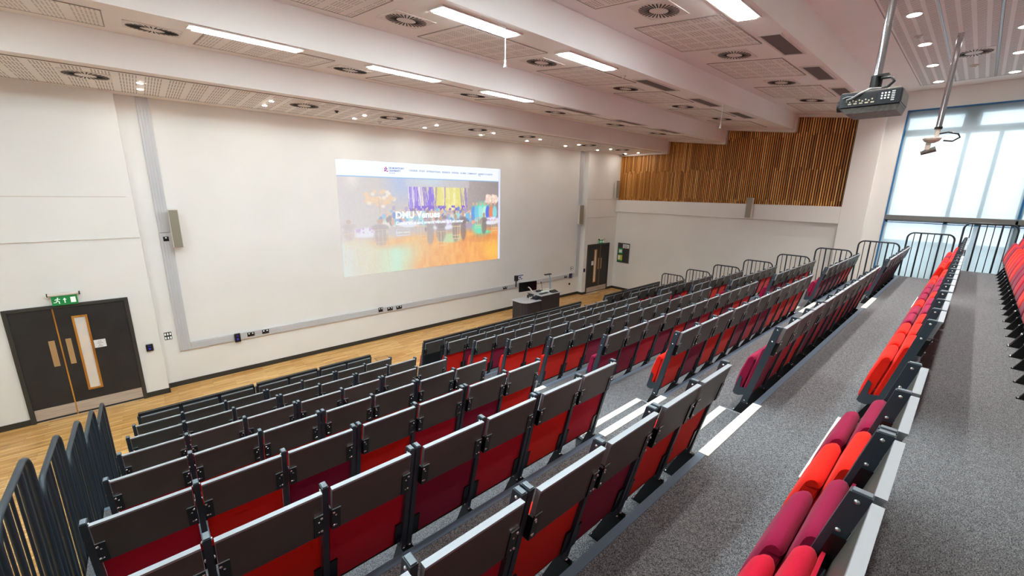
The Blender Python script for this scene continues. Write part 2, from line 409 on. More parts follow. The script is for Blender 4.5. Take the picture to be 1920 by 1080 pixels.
# ------------------------------------------------------------------ front wall fittings
tr = MB()
def seg(parts, label):
    x0, x1, z0, z1 = parts[0]
    t = empty('cable_trunking', (x0, 0, z0), label, 'cable trunking')
    for (a, b_, c, d) in parts:
        m_ = MB(); a, b_, c, d = a-x0, b_-x0, c-z0, d-z0; m_.box(a, b_, -.05, -.001, c, d)
        if b_-a > d-c:
            for zz in (.28, .72): m_.box(a, b_, -.056, -.05, c+(d-c)*zz-.004, c+(d-c)*zz+.004)
        else:
            for xx in (.25, .5, .75): m_.box(a+(b_-a)*xx-.004, a+(b_-a)*xx+.004, -.057, -.05, c, d)
        m_.build('trunking_length', M['trunk'], t, bevel=.003)
seg([(.16, .35, .80, 3.36), (.165, .35, 3.37, 5.935)], 'pale grey cable trunking climbing the left side of the projection wall')
seg([(.36, 13.42, .80, .955)], 'long horizontal grey cable trunking low along the projection wall')
seg([(13.44, 13.62, .80, 5.935)], 'pale grey cable trunking climbing the right side of the projection wall')

def wall_item(name, x, z, y, label, cat, group=None): return empty(name, (x, y, z), label, cat, group)
def socket(x0, x1, z0, z1, y, label, n=2, group=None, white=False):
    t = wall_item('wall_socket', (x0+x1)/2, (z0+z1)/2, y, label, 'socket', group)
    w, h = (x1-x0)/2, (z1-z0)/2
    MB().box(-w, w, -.012, 0, -h, h).build('face_plate', M['sockblk'], t, bevel=.002)
    p = MB()
    for i in range(n):
        cx = -w+(2*w)*(i+.5)/n; p.box(cx-.013, cx+.013, -.018, -.012, h*.25, h*.72)
    p.build('rocker_switch', M['signwhite'], t)
    return t
socket(1.42, 1.565, .84, .935, -.05, 'black double socket just right of the blue-lit keypad')
socket(1.725, 1.87, .84, .94, -.05, 'second black double socket right of the blue-lit keypad')
socket(4.66, 4.79, .845, .975, -.05, 'black socket on trunking below screen, leftmost of three', 2)
socket(4.93, 5.10, .835, .935, -.05, 'black socket on trunking below screen, middle of three')
socket(5.21, 5.39, .83, .925, -.05, 'black socket on trunking below screen, rightmost of three')
socket(9.38, 9.57, .83, .925, -.05, 'black socket on trunking just left of the lectern monitor')
socket(12.73, 12.90, .83, .925, -.05, 'black socket on trunking right of the lectern')
socket(.212, .300, 3.19, 3.285, -.055, 'small black socket on trunking beside the left wall speaker', 1)
def keypad(x0, x1, z0, z1, y, label):
    t = wall_item('wall_keypad', (x0+x1)/2, (z0+z1)/2, y, label, 'keypad'); w, h = (x1-x0)/2, (z1-z0)/2
    MB().box(-w, w, -.045, 0, -h, h).build('housing', M['sockblk'], t, bevel=.012)
    MB().box(-w*.3, w*.2, -.048, -.045, -h*.5, -h*.05).build('lit_display', M['blue'], t)
    MB().box(-w*.4, w*.4, -.048, -.045, h*.42, h*.52).build('lit_bar', M['blue'], t)
keypad(1.16, 1.28, .765, .975, -.05, 'black keypad with blue display on the lower trunking, left part')
keypad(-.365, -.250, .992, 1.14, -.25, 'black card reader with blue display right of the left door')
keypad(13.04, 13.20, .785, .985, -.05, 'black keypad at the right end of the lower trunking')
keypad(13.70+.02, 13.70+.10, 1.0, 1.15, -.25, 'small black card reader left of the far right door')
def switchbank(x0, x1, z0, z1, label, nx, nz):
    t = wall_item('switch_panel', (x0+x1)/2, (z0+z1)/2, 0, label, 'switch panel'); w, h = (x1-x0)/2, (z1-z0)/2
    MB().box(-w, w, -.012, 0, -h, h).build('face_plate', M['sockblk'], t, bevel=.002)
    for i in range(nx):
        for j in range(nz):
            cx = -w+2*w*(i+.5)/nx; c_z = -h+2*h*(j+.5)/nz
            MB().box(cx-w/nx*.6, cx+w/nx*.6, -.017, -.012, c_z-h/nz*.6, c_z+h/nz*.6).build('switch', M['signwhite'], t)
switchbank(-.055, .07, 1.09, 1.255, 'black plate of six white light switches left of the trunking', 3, 2)
switchbank(13.18, 13.33, 1.10, 1.25, 'black switch plate high above the right end of the trunking', 1, 2)
t = empty('floor_socket_knob', (13.13, 0, .517), 'small round black outlet low on wall right of the lectern', 'outlet'); MB().disc((0, 0, 0), (0, -1, 0), .045, .03, n=18).build('cap', M['black'], t)

ph = empty('wall_telephone', (10.02, -.05, 1.16), 'black wall telephone behind the lectern', 'telephone')
MB().box(-.055, .055, -.06, .05, -.1, .11).build('phone_body', M['black'], ph, bevel=.01)
hs = MB(); hs.tube([(-.06, -.07, .09), (-.065, -.085, 0), (-.07, -.07, -.3)], [.028, .018, .028], 10); hs.build('handset', M['lectern'], ph)
po = empty('wall_poster', (10.26, -.002, 1.05), 'small white and blue help poster beside the telephone', 'poster')
MB().box(-.15, .16, -.003, 0, 0, .20).build('sheet', M['paper'], po)
pl = MB(); pl.box(-.15, .16, -.0045, -.003, .165, .2); pl.box(-.12, -.02, -.0045, -.003, .02, .05); pl.box(.03, .13, -.0045, -.003, .03, .06); pl.box(-.06, .06, -.0045, -.003, .09, .13)
pl.build('blue_print', mat('blue_print', '#3a4f9a', .6), po)

def speaker(x, y, z0, z1, w, rz, label, tilt=0):
    t = empty('wall_speaker', (x, y, (z0+z1)/2), label, 'speaker', rz=rz)
    h = (z1-z0)/2
    bd = MB().box(-w/2, w/2, -.14, -.0, -h, h); bd.build('cabinet', M['spkbody'], t, bevel=.008)
    MB().box(-w/2+.012, w/2-.012, -.150, -.138, -h+.012, h-.012).build('grille', M['spk'], t, bevel=.003)
    MB().box(-.03, .03, 0, .09, -.12, .12).build('wall_bracket', M['spkbody'], t)
    t.rotation_euler = (tilt, 0, rz)
    return t
speaker(.43, -.15, 3.07, 3.84, .165, 0, 'slim tall wall speaker at the left side of the projection wall')
speaker(13.40, -.16, 3.05, 3.82, .19, math.radians(-22), 'slim wall speaker at the right side of the projection wall')
speaker(15.58, -.34, 4.10, 4.86, .16, math.radians(-30), 'slim wall speaker high in the corner by the slatted panel')
s4 = speaker(15.71, -5.76, 3.56, 4.24, .2, PI/2-math.radians(180), 'slim wall speaker mounted on the white band under the slatted panel')
s4.rotation_euler = (0, 0, -PI/2)

# ------------------------------------------------------------------ projected picture
def projected_picture():
    X0, X1, Z0, Z1 = 3.79, 9.245, 1.975, 5.04
    W, H = 420, 236
    u, v = np.meshgrid(np.linspace(0, 1, W), np.linspace(0, 1, H))     # v up
    img = np.zeros((H, W, 3)); rng = np.random.RandomState(3)
    hv = .872                                                          # header bottom
    def C(h): return np.array([int(h[i:i+2], 16)/255 for i in (1, 3, 5)])
    def noise(nx, ny, seed):
        r = np.random.RandomState(seed); g_ = r.rand(ny+2, nx+2)
        x = u*nx; y = v*ny; xi = x.astype(int); yi = y.astype(int); fx = x-xi; fy = y-yi
        fx = fx*fx*(3-2*fx); fy = fy*fy*(3-2*fy)
        return (g_[yi, xi]*(1-fx)+g_[yi, xi+1]*fx)*(1-fy)+(g_[yi+1, xi]*(1-fx)+g_[yi+1, xi+1]*fx)*fy
    def mixm(mask, col): 
        nonlocal img
        mask = np.clip(mask, 0, 1)[..., None]; img = img*(1-mask)+(col if isinstance(col, np.ndarray) and col.ndim == 3 else C(col) if isinstance(col, str) else col)*mask
    def ell(cx, cy, rx, ry, soft=.25): return np.clip((1-np.sqrt(((u-cx)/rx)**2+((v-cy)/ry)**2))/soft, 0, 1)
    def rect(x0, x1, y0, y1): return ((u > x0) & (u < x1) & (v > y0) & (v < y1)).astype(float)
    def line(xa, ya, xb, yb, w):
        d = np.array([xb-xa, yb-ya]); px = (u-xa)*1.78; py = v-ya; dx = d[0]*1.78; dy = d[1]; L2 = dx*dx+dy*dy+1e-9
        t_ = np.clip((px*dx+py*dy)/L2, 0, 1); return (np.hypot(px-t_*dx, py-t_*dy) < w).astype(float)
    # hall background: grey-brown, room-light wash painted in paler at left
    bg = C('#b4a8a7')[None, None]*np.ones((H, W, 1)); img = bg.copy()
    mixm(1-np.clip(u*1.6, 0, 1), '#c9c3c4')
    mixm(np.clip((u-.55)*2.4, 0, 1)*.75, '#7f7074')
    mixm(ell(.33, .84, .13, .26, .8)*.8, '#8fb0f2'); mixm(ell(.07, .86, .05, .12, .8)*.7, '#fbf0dc')
    mixm(ell(.5, .84, .12, .06, .9)*.8, '#9bd8ff')
    # floor of orange boards with green and cyan pools of light
    fl = np.clip((.36+.10*np.clip(u-.45, 0, 1)-v-.03*np.abs(u-.5)+.03*(noise(14, 3, 4)-.5))*16, 0, 1)
    wood = noise(60, 14, 5)[..., None]*C('#ffb04c')+(1-noise(60, 14, 5)[..., None])*C('#f08a3a')
    mixm(fl, wood)
    mixm(fl*np.clip(1-np.abs(u-.28)/.24, 0, 1)*np.clip((noise(9, 6, 8)-.3)*3, 0, 1), '#a8f5cf')
    mixm(fl*np.clip(1-u/.2, 0, 1)*.9, '#b4f0fa')
    mixm(np.clip(1-(u-.0)/.7, 0, 1)*fl*.35, '#e9dcc9')
    mixm(ell(.86, .45, .10, .24, .35)*np.clip((noise(12, 16, 9)-.30)*4, 0, 1), '#55e3b8')
    mixm(ell(.86, .26, .14, .06, .4)*.6, '#d9782e'); mixm(ell(.95, .12, .14, .16, .8)*.8, '#ffc23c')
    mixm(ell(.62, .28, .1, .06, .4)*.7, '#9ff0c0')
    # back-projected birch forest
    f = rect(.365, .745, .565, .79); mixm(f, '#f6ec8c')
    tr_ = (noise(46, 3, 11)+.25*noise(90, 20, 12)) > .68
    side = np.clip((.53-u)*9, 0, 1)+np.clip((u-.70)*12, 0, 1)
    mixm(f*np.clip(side, 0, 1), '#e6dcfb')
    for q in range(46):
        cx = (.368+rng.rand()*.17) if q < 34 else (.70+rng.rand()*.045)
        mixm(f*line(cx, .56, cx+rng.randn()*.012, .80, .0025+rng.rand()*.006), '#6a4ade' if rng.rand() > .25 else '#8f78ea')
    for q in range(22):
        cx = .53+rng.rand()*.17
        mixm(f*line(cx, .56, cx+rng.randn()*.01, .80, .002+rng.rand()*.004)*.5, '#fffbd0' if rng.rand() > .5 else '#e0d850')
    mixm(f*tr_*np.clip(side, 0, 1)*.0, '#6440e0'); mixm(f*tr_*(1-np.clip(side, 0, 1))*.5, '#d8d24a')
    mixm(f*(v < .61)*(noise(80, 40, 13) > .45), '#5a36d0')
    mixm(rect(.35, .76, .79, .862)*.5, '#cfd3dc'); mixm(line(.59, .6, .592, .79, .006), '#8d6fc0')
    # blossom trees
    for cx, cy, s_, c_ in ((.20, .68, .085, '#f7c08a'), (.93, .68, .06, '#f3d2c4')):
        for q in range(40):
            a, r_ = rng.rand()*2*PI, rng.rand()**.5
            mixm(ell(cx+math.cos(a)*r_*s_, cy+math.sin(a)*r_*s_*.85, .014, .02, .5), c_ if rng.rand() > .3 else '#fff0d8')
        mixm(line(cx, cy, cx+.005, cy-.2, .007)*.7, '#caa48a')
    # seated crowd
    for q in range(260):
        cx = .20+rng.rand()*.63; cy = .485+rng.randn()*.035; c_ = ['#5fb7e8', '#8fe0e0', '#e79a7a', '#9a8cc0', '#f3e6de', '#7a6a70', '#4a78d0'][rng.randint(7)]
        mixm(ell(cx, cy, .012, .030, .4), c_); mixm(ell(cx, cy+.035, .006, .012, .4), '#e8b89a')
    for cx, c_ in ((.79, '#3f8de0'), (.815, '#58c8e8'), (.845, '#8fe6e0'), (.875, '#b8efe0'), (.90, '#3a5ce8'), (.925, '#e87a4a'), (.955, '#7fd6e0')):
        mixm(ell(cx, .53, .020, .085, .25), c_); mixm(ell(cx, .625, .009, .018, .3), '#d8a888')
    # tables and near guests
    for cx, cy, rx, ry in ((.13, .38, .12, .05), (.58, .42, .11, .06), (.93, .44, .08, .05), (.36, .44, .07, .035)):
        mixm(ell(cx, cy, rx, ry, .3), '#e6ecff'); mixm(ell(cx, cy+.02, rx*.8, ry*.6, .5)*(noise(90, 60, 15) > .55), '#c58fd8')
    for cx, cy, rx, ry, c_ in ((.20, .36, .055, .13, '#968a90'), (.56, .36, .045, .14, '#85757a'), (.49, .36, .035, .16, '#94878a'), (.66, .36, .035, .15, '#7c6a68'), (.715, .38, .028, .17, '#6f5c5e'), (.87, .40, .03, .12, '#74605f'), (.04, .40, .04, .09, '#b59fa0')):
        mixm(ell(cx, cy-.02, rx*.8, ry*.8, .3)*.8, c_); mixm(ell(cx, cy+ry*.45, rx, ry*.3, .3)*.85, c_); mixm(ell(cx, cy+ry*.9, rx*.34, ry*.22, .3), '#b98a74')
    # gold banquet chairs
    for cx, cy, s_ in ((.045, .30, .9), (.20, .30, 1.05), (.44, .34, .9), (.57, .26, 1.0), (.665, .32, .9), (.83, .42, .75), (.955, .38, .8)):
        w_ = .030*s_; h_ = .15*s_; cy = cy-.05
        for dx in (-w_, -w_/3, w_/3, w_): mixm(line(cx+dx, cy, cx+dx*1.05, cy+h_, .0024)*.8, '#f2c58a')
        for dz in (0, .25, .95): mixm(line(cx-w_, cy+h_*dz, cx+w_, cy+h_*dz, .003)*.85, '#f2c58a')
        for dx in (-w_, w_): mixm(line(cx+dx, cy, cx+dx*1.25, cy-h_*1.3, .003)*.7, '#e8b878')
    mixm(rect(.285, .365, .335, .40)-rect(.289, .361, .343, .392), '#c5d8f8')
    # grain, room-light wash painted paler towards the left, header
    img += (noise(160, 90, 20)[..., None]-.5)*.05
    mixm(np.clip(1-u*1.1, 0, 1)*.5, '#dedbdc'); img = img*.86+.14*C('#f4efe8')
    mixm((v > hv).astype(float), '#f6fbff'); mixm(((v > hv-.012) & (v <= hv)).astype(float), '#8fc0ee')
    mixm((u > .985).astype(float), '#dfe6ff')
    img = np.clip(img, 0, 1)
    img = np.where(img <= .04045, img/12.92, ((img+.055)/1.055)**2.4)
    vs = np.stack([X0+u*(X1-X0), np.full_like(u, -.004), Z0+v*(Z1-Z0)], -1).reshape(-1, 3)
    # the picture's lower edge rises very slightly to the left, as thrown by the projector
    ii = (np.arange(H-1)[:, None]*W+np.arange(W-1)[None]).ravel()
    me = bpy.data.meshes.new('projected_image'); me.vertices.add(W*H); me.vertices.foreach_set('co', vs.ravel())
    nf = len(ii); me.loops.add(nf*4); me.polygons.add(nf)
    lp = np.stack([ii, ii+1, ii+W+1, ii+W], 1).ravel(); me.loops.foreach_set('vertex_index', lp)
    me.polygons.foreach_set('loop_start', np.arange(nf)*4); me.polygons.foreach_set('loop_total', np.full(nf, 4))
    me.update(); ca = me.color_attributes.new('picture', 'FLOAT_COLOR', 'POINT')
    rgba = np.concatenate([img.reshape(-1, 3), np.ones((W*H, 1))], 1); ca.data.foreach_set('color', rgba.ravel())
    m = bpy.data.materials.new('projected_light'); m.use_nodes = True; N, L, b = nodes(m)
    at = N.new('ShaderNodeAttribute'); at.attribute_name = 'picture'; b.inputs['Base Color'].default_value = (.10, .10, .10, 1); b.inputs['Roughness'].default_value = .8
    b.inputs['Specular IOR Level'].default_value = .1
    L.new(at.outputs['Color'], b.inputs['Emission Color']); b.inputs['Emission Strength'].default_value = EM_PIC
    me.materials.append(m); t = empty('projected_screen_image', ((X0+X1)/2, 0, Z0), 'large bright website picture projected on the front wall', 'projection')
    o = bpy.data.objects.new('projected_image', me); COL.objects.link(o); o.parent = t; o.location = (-(X0+X1)/2, 0, -Z0)
    Wd, Hd = X1-X0, Z1-Z0
    def P(a, c): return ((a-.5)*Wd, -.006, c*Hd)
    wt = mat('projected_white_text', '#000000', .8, spec=0, emit='#f4fbff', estr=EM_PIC*1.1); bt = mat('projected_blue_text', '#000000', .8, spec=0, emit='#7f9fd8', estr=EM_PIC)
    text_obj('DMU Venues', .27, P(.285, .525), RX, wt, t, 'headline_text', align='LEFT', bold=.012)
    text_obj('Conference and events venues in Leicester', .135, P(.285, .452), RX, wt, t, 'subheading_text', align='LEFT', bold=.005)
    text_obj('Learn more', .085, P(.325, .367), RX, wt, t, 'button_text', align='CENTER')
    text_obj('DE MONTFORT', .065, P(.262, .948), RX, bt, t, 'logo_text', align='LEFT', bold=.002); text_obj('UNIVERSITY', .065, P(.262, .925), RX, bt, t, 'logo_text', align='LEFT', bold=.002)
    text_obj('LEICESTER', .04, P(.262, .905), RX, bt, t, 'logo_text', align='LEFT')
    text_obj('COURSES   STUDY   INTERNATIONAL   RESEARCH   BUSINESS   ALUMNI   COMMUNITY   CURRENT STUDENTS', .062, P(.375, .935), RX, bt, t, 'menu_text', align='LEFT', bold=.001)
    lg = MB(); pk = mat('projected_magenta', '#000000', .8, spec=0, emit='#e060a0', estr=EM_PIC); pu = mat('projected_violet', '#000000', .8, spec=0, emit='#7a6ad0', estr=EM_PIC)
    for a, c, q in ((-.03, .03, 0), (.02, .03, 1), (-.01, -.01, 1), (.035, -.03, 0), (-.035, -.02, 0), (0, .065, 0)): lg.box(a-.02, a+.02, -.002, 0, c-.016, c+.016, q)
    o = lg.build('logo_mark', [pk, pu], t); o.location = P(.246, .93)
    ic = MB(); ic.tube([(.03*math.cos(a), 0, .03*math.sin(a)) for a in np.linspace(0, 2*PI, 17)[:-1]], .005, 5, closed=True); ic.tube([(.022, 0, -.022), (.045, 0, -.045)], .005, 5)
    o = ic.build('search_icon', bt, t); o.location = P(.835, .925)
EM_PIC = .38
projected_picture()

# ------------------------------------------------------------------ ceiling fittings
def on_slope(c, x, y, drop=.0): return (x, y, cz(c, y)-drop)
def slope_rot(c): return (math.atan(c[2]), 0, 0)
FLAT0 = (5.94, 0, 0); TOP = (7.12, 0, 0)
def make_vent():
    t = empty('ceiling_swirl_diffuser', (0, 0, 0), 'x', 'ceiling vent')
    MB().box(-.29, .29, -.29, .29, -.012, 0).build('square_plate', M['ventface'], t, bevel=.003)
    sl_ = MB()
    for k_ in range(30):
        a = 2*PI*k_/30; ca, sa = math.cos(a), math.sin(a); r0, r1, w = (.125, .265, .0062)
        px, py = -sa*w, ca*w
        v_ = []
        for z in (-.016, -.010):
            v_ += [(ca*r0-px, sa*r0-py, z), (ca*r1-px*1.3, sa*r1-py*1.3, z), (ca*r1+px*1.3, sa*r1+py*1.3, z), (ca*r0+px, sa*r0+py, z)]
        sl_.add(v_, [(3, 2, 1, 0), (4, 5, 6, 7), (0, 1, 5, 4), (1, 2, 6, 5), (2, 3, 7, 6), (3, 0, 4, 7)])
    sl_.build('radial_slots', M['ventdark'], t)
    return t
vent0 = make_vent(); first_vent = [True]
def ordn(i): return ['first', 'second', 'third', 'fourth', 'fifth', 'sixth', 'seventh', 'eighth', 'ninth', 'tenth', 'eleventh', 'twelfth', 'thirteenth', 'fourteenth', 'fifteenth', 'sixteenth', 'seventeenth', 'eighteenth', 'nineteenth', 'twentieth'][i]
def place_vent(c, x, y, label, group):
    o = vent0 if first_vent[0] else copy_tree(vent0); first_vent[0] = False
    o.location = on_slope(c, x, y, .001); o.rotation_euler = slope_rot(c); o['label'] = label; o['group'] = group
ROWN = {0: 'low front soffit', 2: 'first sloping coffer from the front', 3: 'second sloping coffer', 4: 'third sloping coffer', 5: 'flat rear ceiling'}
for i, x in enumerate([-.38, 2.73, 4.62, 7.11, 8.98, 11.95, 14.0]): place_vent(FLAT0, x, -1.56, 'round swirl air vent in the low front soffit, %s from left' % ordn(i), 'swirl vents in the front soffit')
for c, rn, y in ((C2, 2, -3.5), (C3, 3, -5.52), (C4, 4, -7.70)):
    for i, x in enumerate([.41, 2.96, 5.53, 8.10, 10.68, 13.10]):
        place_vent(c, x, y, 'round swirl air vent in the %s, %s from left' % (ROWN[rn], ordn(i)), 'swirl vents in the ceiling coffers')
place_vent(TOP, 12.62, -10.40, 'round swirl air vent in the rear ceiling near the window', 'swirl vents in the rear ceiling')
place_vent(TOP, 7.4, -10.40, 'round swirl air vent in the rear ceiling above the projector', 'swirl vents in the rear ceiling')

# LED battens, return grilles, perforated boards
def make_led():
    t = empty('strip_light', (0, 0, 0), 'x', 'strip light')
    f = MB(); f.box(-.63, .63, -.165, -.125, -.02, 0); f.box(-.63, .63, .125, .165, -.02, 0); f.box(-.63, -.59, -.125, .125, -.02, 0); f.box(.59, .63, -.125, .125, -.02, 0)
    f.build('light_frame', M['trim_white'], t); MB().box(-.58, .58, -.115, .115, -.034, 0).build('led_diffuser', M['led'], t)
    return t
led0 = make_led(); fl_ = [True]
def make_grille():
    t = empty('return_air_grille', (0, 0, 0), 'x', 'air grille')
    f = MB(); f.box(-.63, .63, -.165, -.135, -.016, 0); f.box(-.63, .63, .135, .165, -.016, 0); f.box(-.63, -.60, -.135, .135, -.016, 0); f.box(.60, .63, -.135, .135, -.016, 0)
    f.build('grille_frame', M['trim_white'], t); MB().box(-.60, .60, -.135, .135, -.006, 0).build('mesh_panel', M['grille'], t)
    return t
gr0 = make_grille(); fg_ = [True]
for c, rn, yl in ((C2, 2, -4.39), (C3, 3, -6.36), (C4, 4, -8.54)):
    for i, x in enumerate([-1.5, .72+.6, 3.52, 5.75]):  # strips left of the view are unseen, added for light along each row
        if rn == 4: x = x-.02 if i else -1.5
        o = led0 if fl_[0] else copy_tree(led0); fl_[0] = False
        o.location = on_slope(c, x, yl, .001); o.rotation_euler = slope_rot(c)
        o['label'] = 'bright recessed strip light in the %s, %s from left' % (ROWN[rn], ordn(i)); o['group'] = 'strip lights in the ceiling coffers'
    xs = {2: (7.9, 10.05, 12.2), 3: (7.92, 10.1, 12.3), 4: (7.78, 9.96, 12.1)}[rn]
    for i, x in enumerate(xs):
        o = gr0 if fg_[0] else copy_tree(gr0); fg_[0] = False
        o.location = on_slope(c, x, yl, .001); o.rotation_euler = slope_rot(c)
        o['label'] = 'dark mesh return air grille in the %s, %s from left' % (ROWN[rn], ordn(i)); o['group'] = 'return air grilles'
pf = [None]
def perf_panel(c, x0, x1, y0, y1, label, group, m='perf'):
    t = empty('perforated_ceiling_panel', on_slope(c, (x0+x1)/2, (y0+y1)/2, .001), label, 'ceiling panel', group); t.rotation_euler = slope_rot(c)
    w, h = (x1-x0)/2, (y1-y0)/2
    MB().box(-w, w, -h, h, -.006, 0).build('perforated_board', M[m], t)
    f = MB(); e = .012
    f.box(-w-e, w+e, -h-e, -h, -.009, 0); f.box(-w-e, w+e, h, h+e, -.009, 0); f.box(-w-e, -w, -h, h, -.009, 0); f.box(w, w+e, -h, h, -.009, 0)
    f.build('edge_bead', M['bead'], t)
    return t
for c, rn, ya, yb_ in ((C2, 2, -4.12, -2.86), (C3, 3, -6.1, -4.87), (C4, 4, -8.3, -7.0)):
    spans = [(-1.65, -.06), (.9, 2.48), (3.5, 5.06), (6.06, 7.58), (8.6, 10.05), (11.15, 12.6), (13.6, 15.1)]
    if rn == 4: spans = spans[2:]
    for i, (a, c_) in enumerate(spans):
        perf_panel(c, a, c_, ya, yb_, 'perforated white board in the %s, %s from left' % (ROWN[rn], ordn(i)), 'perforated boards in the coffers', 'perfc')
perf_panel(FLAT0, XL+.3, 15.75, -2.18, -.42, 'long perforated board along the low front soffit', None)
perf_panel(TOP, -3, 15.25, -10.07, -9.47, 'perforated board in the rear ceiling, front strip', None, 'perftop')
perf_panel(TOP, -3, 15.25, -10.70, -10.09, 'perforated board in the rear ceiling, middle strip with air vent', None, 'perftop2')
perf_panel(TOP, -3, 15.25, -13.6, -10.74, 'perforated board in the rear ceiling, back strip above top row', None, 'perftop')

def make_down(r, lens='down'):
    t = empty('recessed_downlight', (0, 0, 0), 'x', 'downlight')
    MB().tube([(0, 0, 0), (0, 0, -.008)], r*1.22, 24).build('bezel_ring', M['trim_white'], t)
    MB().tube([(0, 0, -.002), (0, 0, -.012)], r, 24).build('lens', M[lens], t)
    return t
d0 = make_down(.038); fd = [True]
xs = [.241, 2.14, 4.04, 5.92, 7.80, 9.70, 11.6, 13.475, 15.37]
for j, (y, w) in enumerate(((-1.40, 'rear'), (-.80, 'front'))):
    for i, x in enumerate(xs):
        o = d0 if fd[0] else copy_tree(d0); fd[0] = False
        yy = {0: -1.40, 1: -.80}[j] if i > 1 else {0: -1.56, 1: -.97}[j]
        o.location = (x, yy, 5.933); o['label'] = 'small downlight in the front soffit, %s line, %s from left' % (w, ordn(i)); o['group'] = 'downlights in the front soffit'
d1 = make_down(.085, 'downrear'); fd = [True]
for j, (y, w) in enumerate(((-9.80, 'nearer the coffers'), (-11.0, 'nearer the back wall'))):
    for i, x in enumerate([15.0, 13.15, 11.32, 9.45, 7.6, 5.75, 3.9, 2.05]):  # the half farther from the window is unseen, added to brighten the room
        o = d1 if fd[0] else copy_tree(d1); fd[0] = False
        o.location = (x, y, 7.110)
        sl_ = bpy.data.lights.new('downlight_beam', 'SPOT'); sl_.energy = 150 if x > 5 else 55; sl_.spot_size = math.radians(125); sl_.spot_blend = .9; sl_.shadow_soft_size = .08; sl_.color = (1, .95, .88)
        so_ = bpy.data.objects.new('downlight_beam', sl_); COL.objects.link(so_); so_.location = (x, y, 7.09); o['label'] = 'round downlight in the rear ceiling %s, %s from the window' % (w, ordn(i)); o['group'] = 'downlights in the rear ceiling'
def detector(x, y, z, label, r=.06, m='spkbody'):
    t = empty('smoke_detector', (x, y, z), label, 'smoke detector')
    MB().tube([(0, 0, 0), (0, 0, -.018), (0, 0, -.02), (0, 0, -.045)], [r, r*.95, r*.6, r*.5], 20).build('sensor_body', M[m], t)
detector(10.73, -9.76, 7.113, 'small round smoke detector in the rear ceiling between downlights')
detector(13.74, -10.40, 7.113, 'small round ceiling detector near the window beyond the camera pole', .07)
detector(4.65, -.84, 5.933, 'small dark detector in the front soffit above the projected picture', .05)
detector(3.40, -1.47, 5.933, 'tiny black sensor in the front soffit right of the second air vent', .045, 'black')
detector(15.6, -.58, 5.933, 'black dome sensor in the front soffit by the slatted panel', .08, 'black')
detector(6.93, -6.25, cz(C3, -6.25)-.002, 'small detector in the second coffer right of its last strip light', .05)
# silver service rails of the rear ceiling
for y, w in ((-10.08, 'nearer the coffers'), (-10.72, 'nearer the back wall')):
    t = empty('ceiling_rail', (6, y, 7.12), 'thin silver ceiling rail %s in the rear ceiling' % w, 'ceiling rail'); MB().box(-9, 9.25, -.014, .014, -.018, 0).build('rail_strip', M['silver'], t)

# pull cords
def cord(x, y, z0, z1, label):
    t = empty('pull_cord', (x, y, z0), label, 'pull cord')
    MB().tube([(0, 0, .05), (0, 0, z1-z0)], .008, 6).build('cord', M['paper'], t)
    MB().tube([(0, 0, 0), (0, 0, .012), (0, 0, .06), (0, 0, .075), (0, 0, .10)], [.022, .026, .010, .018, .008], 12).build('cord_knob', M['paper'], t)
cord(3.82, -6.55, 5.89, 6.377, 'white pull cord hanging below the second coffer beside a strip light')
cord(10.35, -6.66, 5.83, 6.363, 'thin white pull cord hanging near the slatted panel')

# ------------------------------------------------------------------ projector on its pole
pj = empty('ceiling_projector', (6.5, -9.99, 5.475), 'dark box projector hanging from the ceiling on a steel pole', 'projector')
bd = MB()
x0, x1, y0, y1 = -.25, .27, -.265, .27
zb, zl, zt = -.235, -.165, 0
bd.box(x0, x1, y0, y1, zl, -.012, 0)
bd.prism([(y0+.02, zb), (y1-.075, zb), (y1, zl), (y0, zl)], 0, x0+.02, x1-.02, 1)
bd.box(x0+.01, x1-.01, y0+.01, y1-.01, -.012, 0, 1)
bd.build('housing', [M['projdark'], M['projgrey']], pj, bevel=.008)
MB().box(x0+.03, x1-.03, y0-.006, y0+.004, zl+.01, -.02).build('rear_vent', M['projgrey'], pj)
MB().tube([(.02, y1-.01, -.1), (.02, y1+.06, -.1), (.02, y1+.065, -.1)], [.065, .065, .05], 24).build('lens_barrel', M['black'], pj)
bt = MB()
for i in range(3):
    for j in range(3): bt.disc((x0-.001, y0+.105+i*.028, -.05-j*.026), (-1, 0, 0), .0085, .006, n=10)
for j in range(6): bt.box(x0-.006, x0, y0+.055, y0+.082, -.035-j*.018-.006, -.035-j*.018)
bt.build('keypad_buttons', M['signwhite'], pj)
cn = MB()
for i in range(9): cn.disc((x0-.001, y0+.24+i*.028, -.095-(i % 2)*.012), (-1, 0, 0), .008, .006, n=8)
for i in range(5): cn.box(x0-.005, x0, y0+.22+i*.05, y0+.25+i*.05, -.135, -.122)
cn.build('connector_ports', mat('port_brass', '#c9c0a8', .4, metal=.4), pj)
MB().box(x0-.003, x0+.001, y0+.20, y1-.03, -.15, -.05).build('port_recess', M['black'], pj)
ft = MB(); ft.box(-.12, -.04, y0+.03, y0+.10, .0, .02); ft.box(.1, .18, y0+.03, y0+.10, 0, .02); ft.box(-.12, -.04, y1-.10, y1-.03, 0, .02); ft.build('top_feet', M['black'], pj)
cp = MB(); cp.box(-.06, .06, -.09, .09, 0, .03); cp.tube([(0, .01, .02), (0, .01, .19)], .055, 16); cp.box(-.075, .02, -.10, -.0, .17, .19); cp.build('mount_clamp', M['black'], pj)
MB().tube([(0, .01, .17), (0, .01, 7.12-5.475)], .038, 20).build('ceiling_pole', M['chrome'], pj)
cb = MB(); cb.tube([(-.05, -.04, .15), (-.09, -.13, .14), (-.10, -.16, .09), (-.08, -.11, .04), (-.07, -.04, .03)], .016, 8)
cb.build('cable_loop', M['black'], pj)
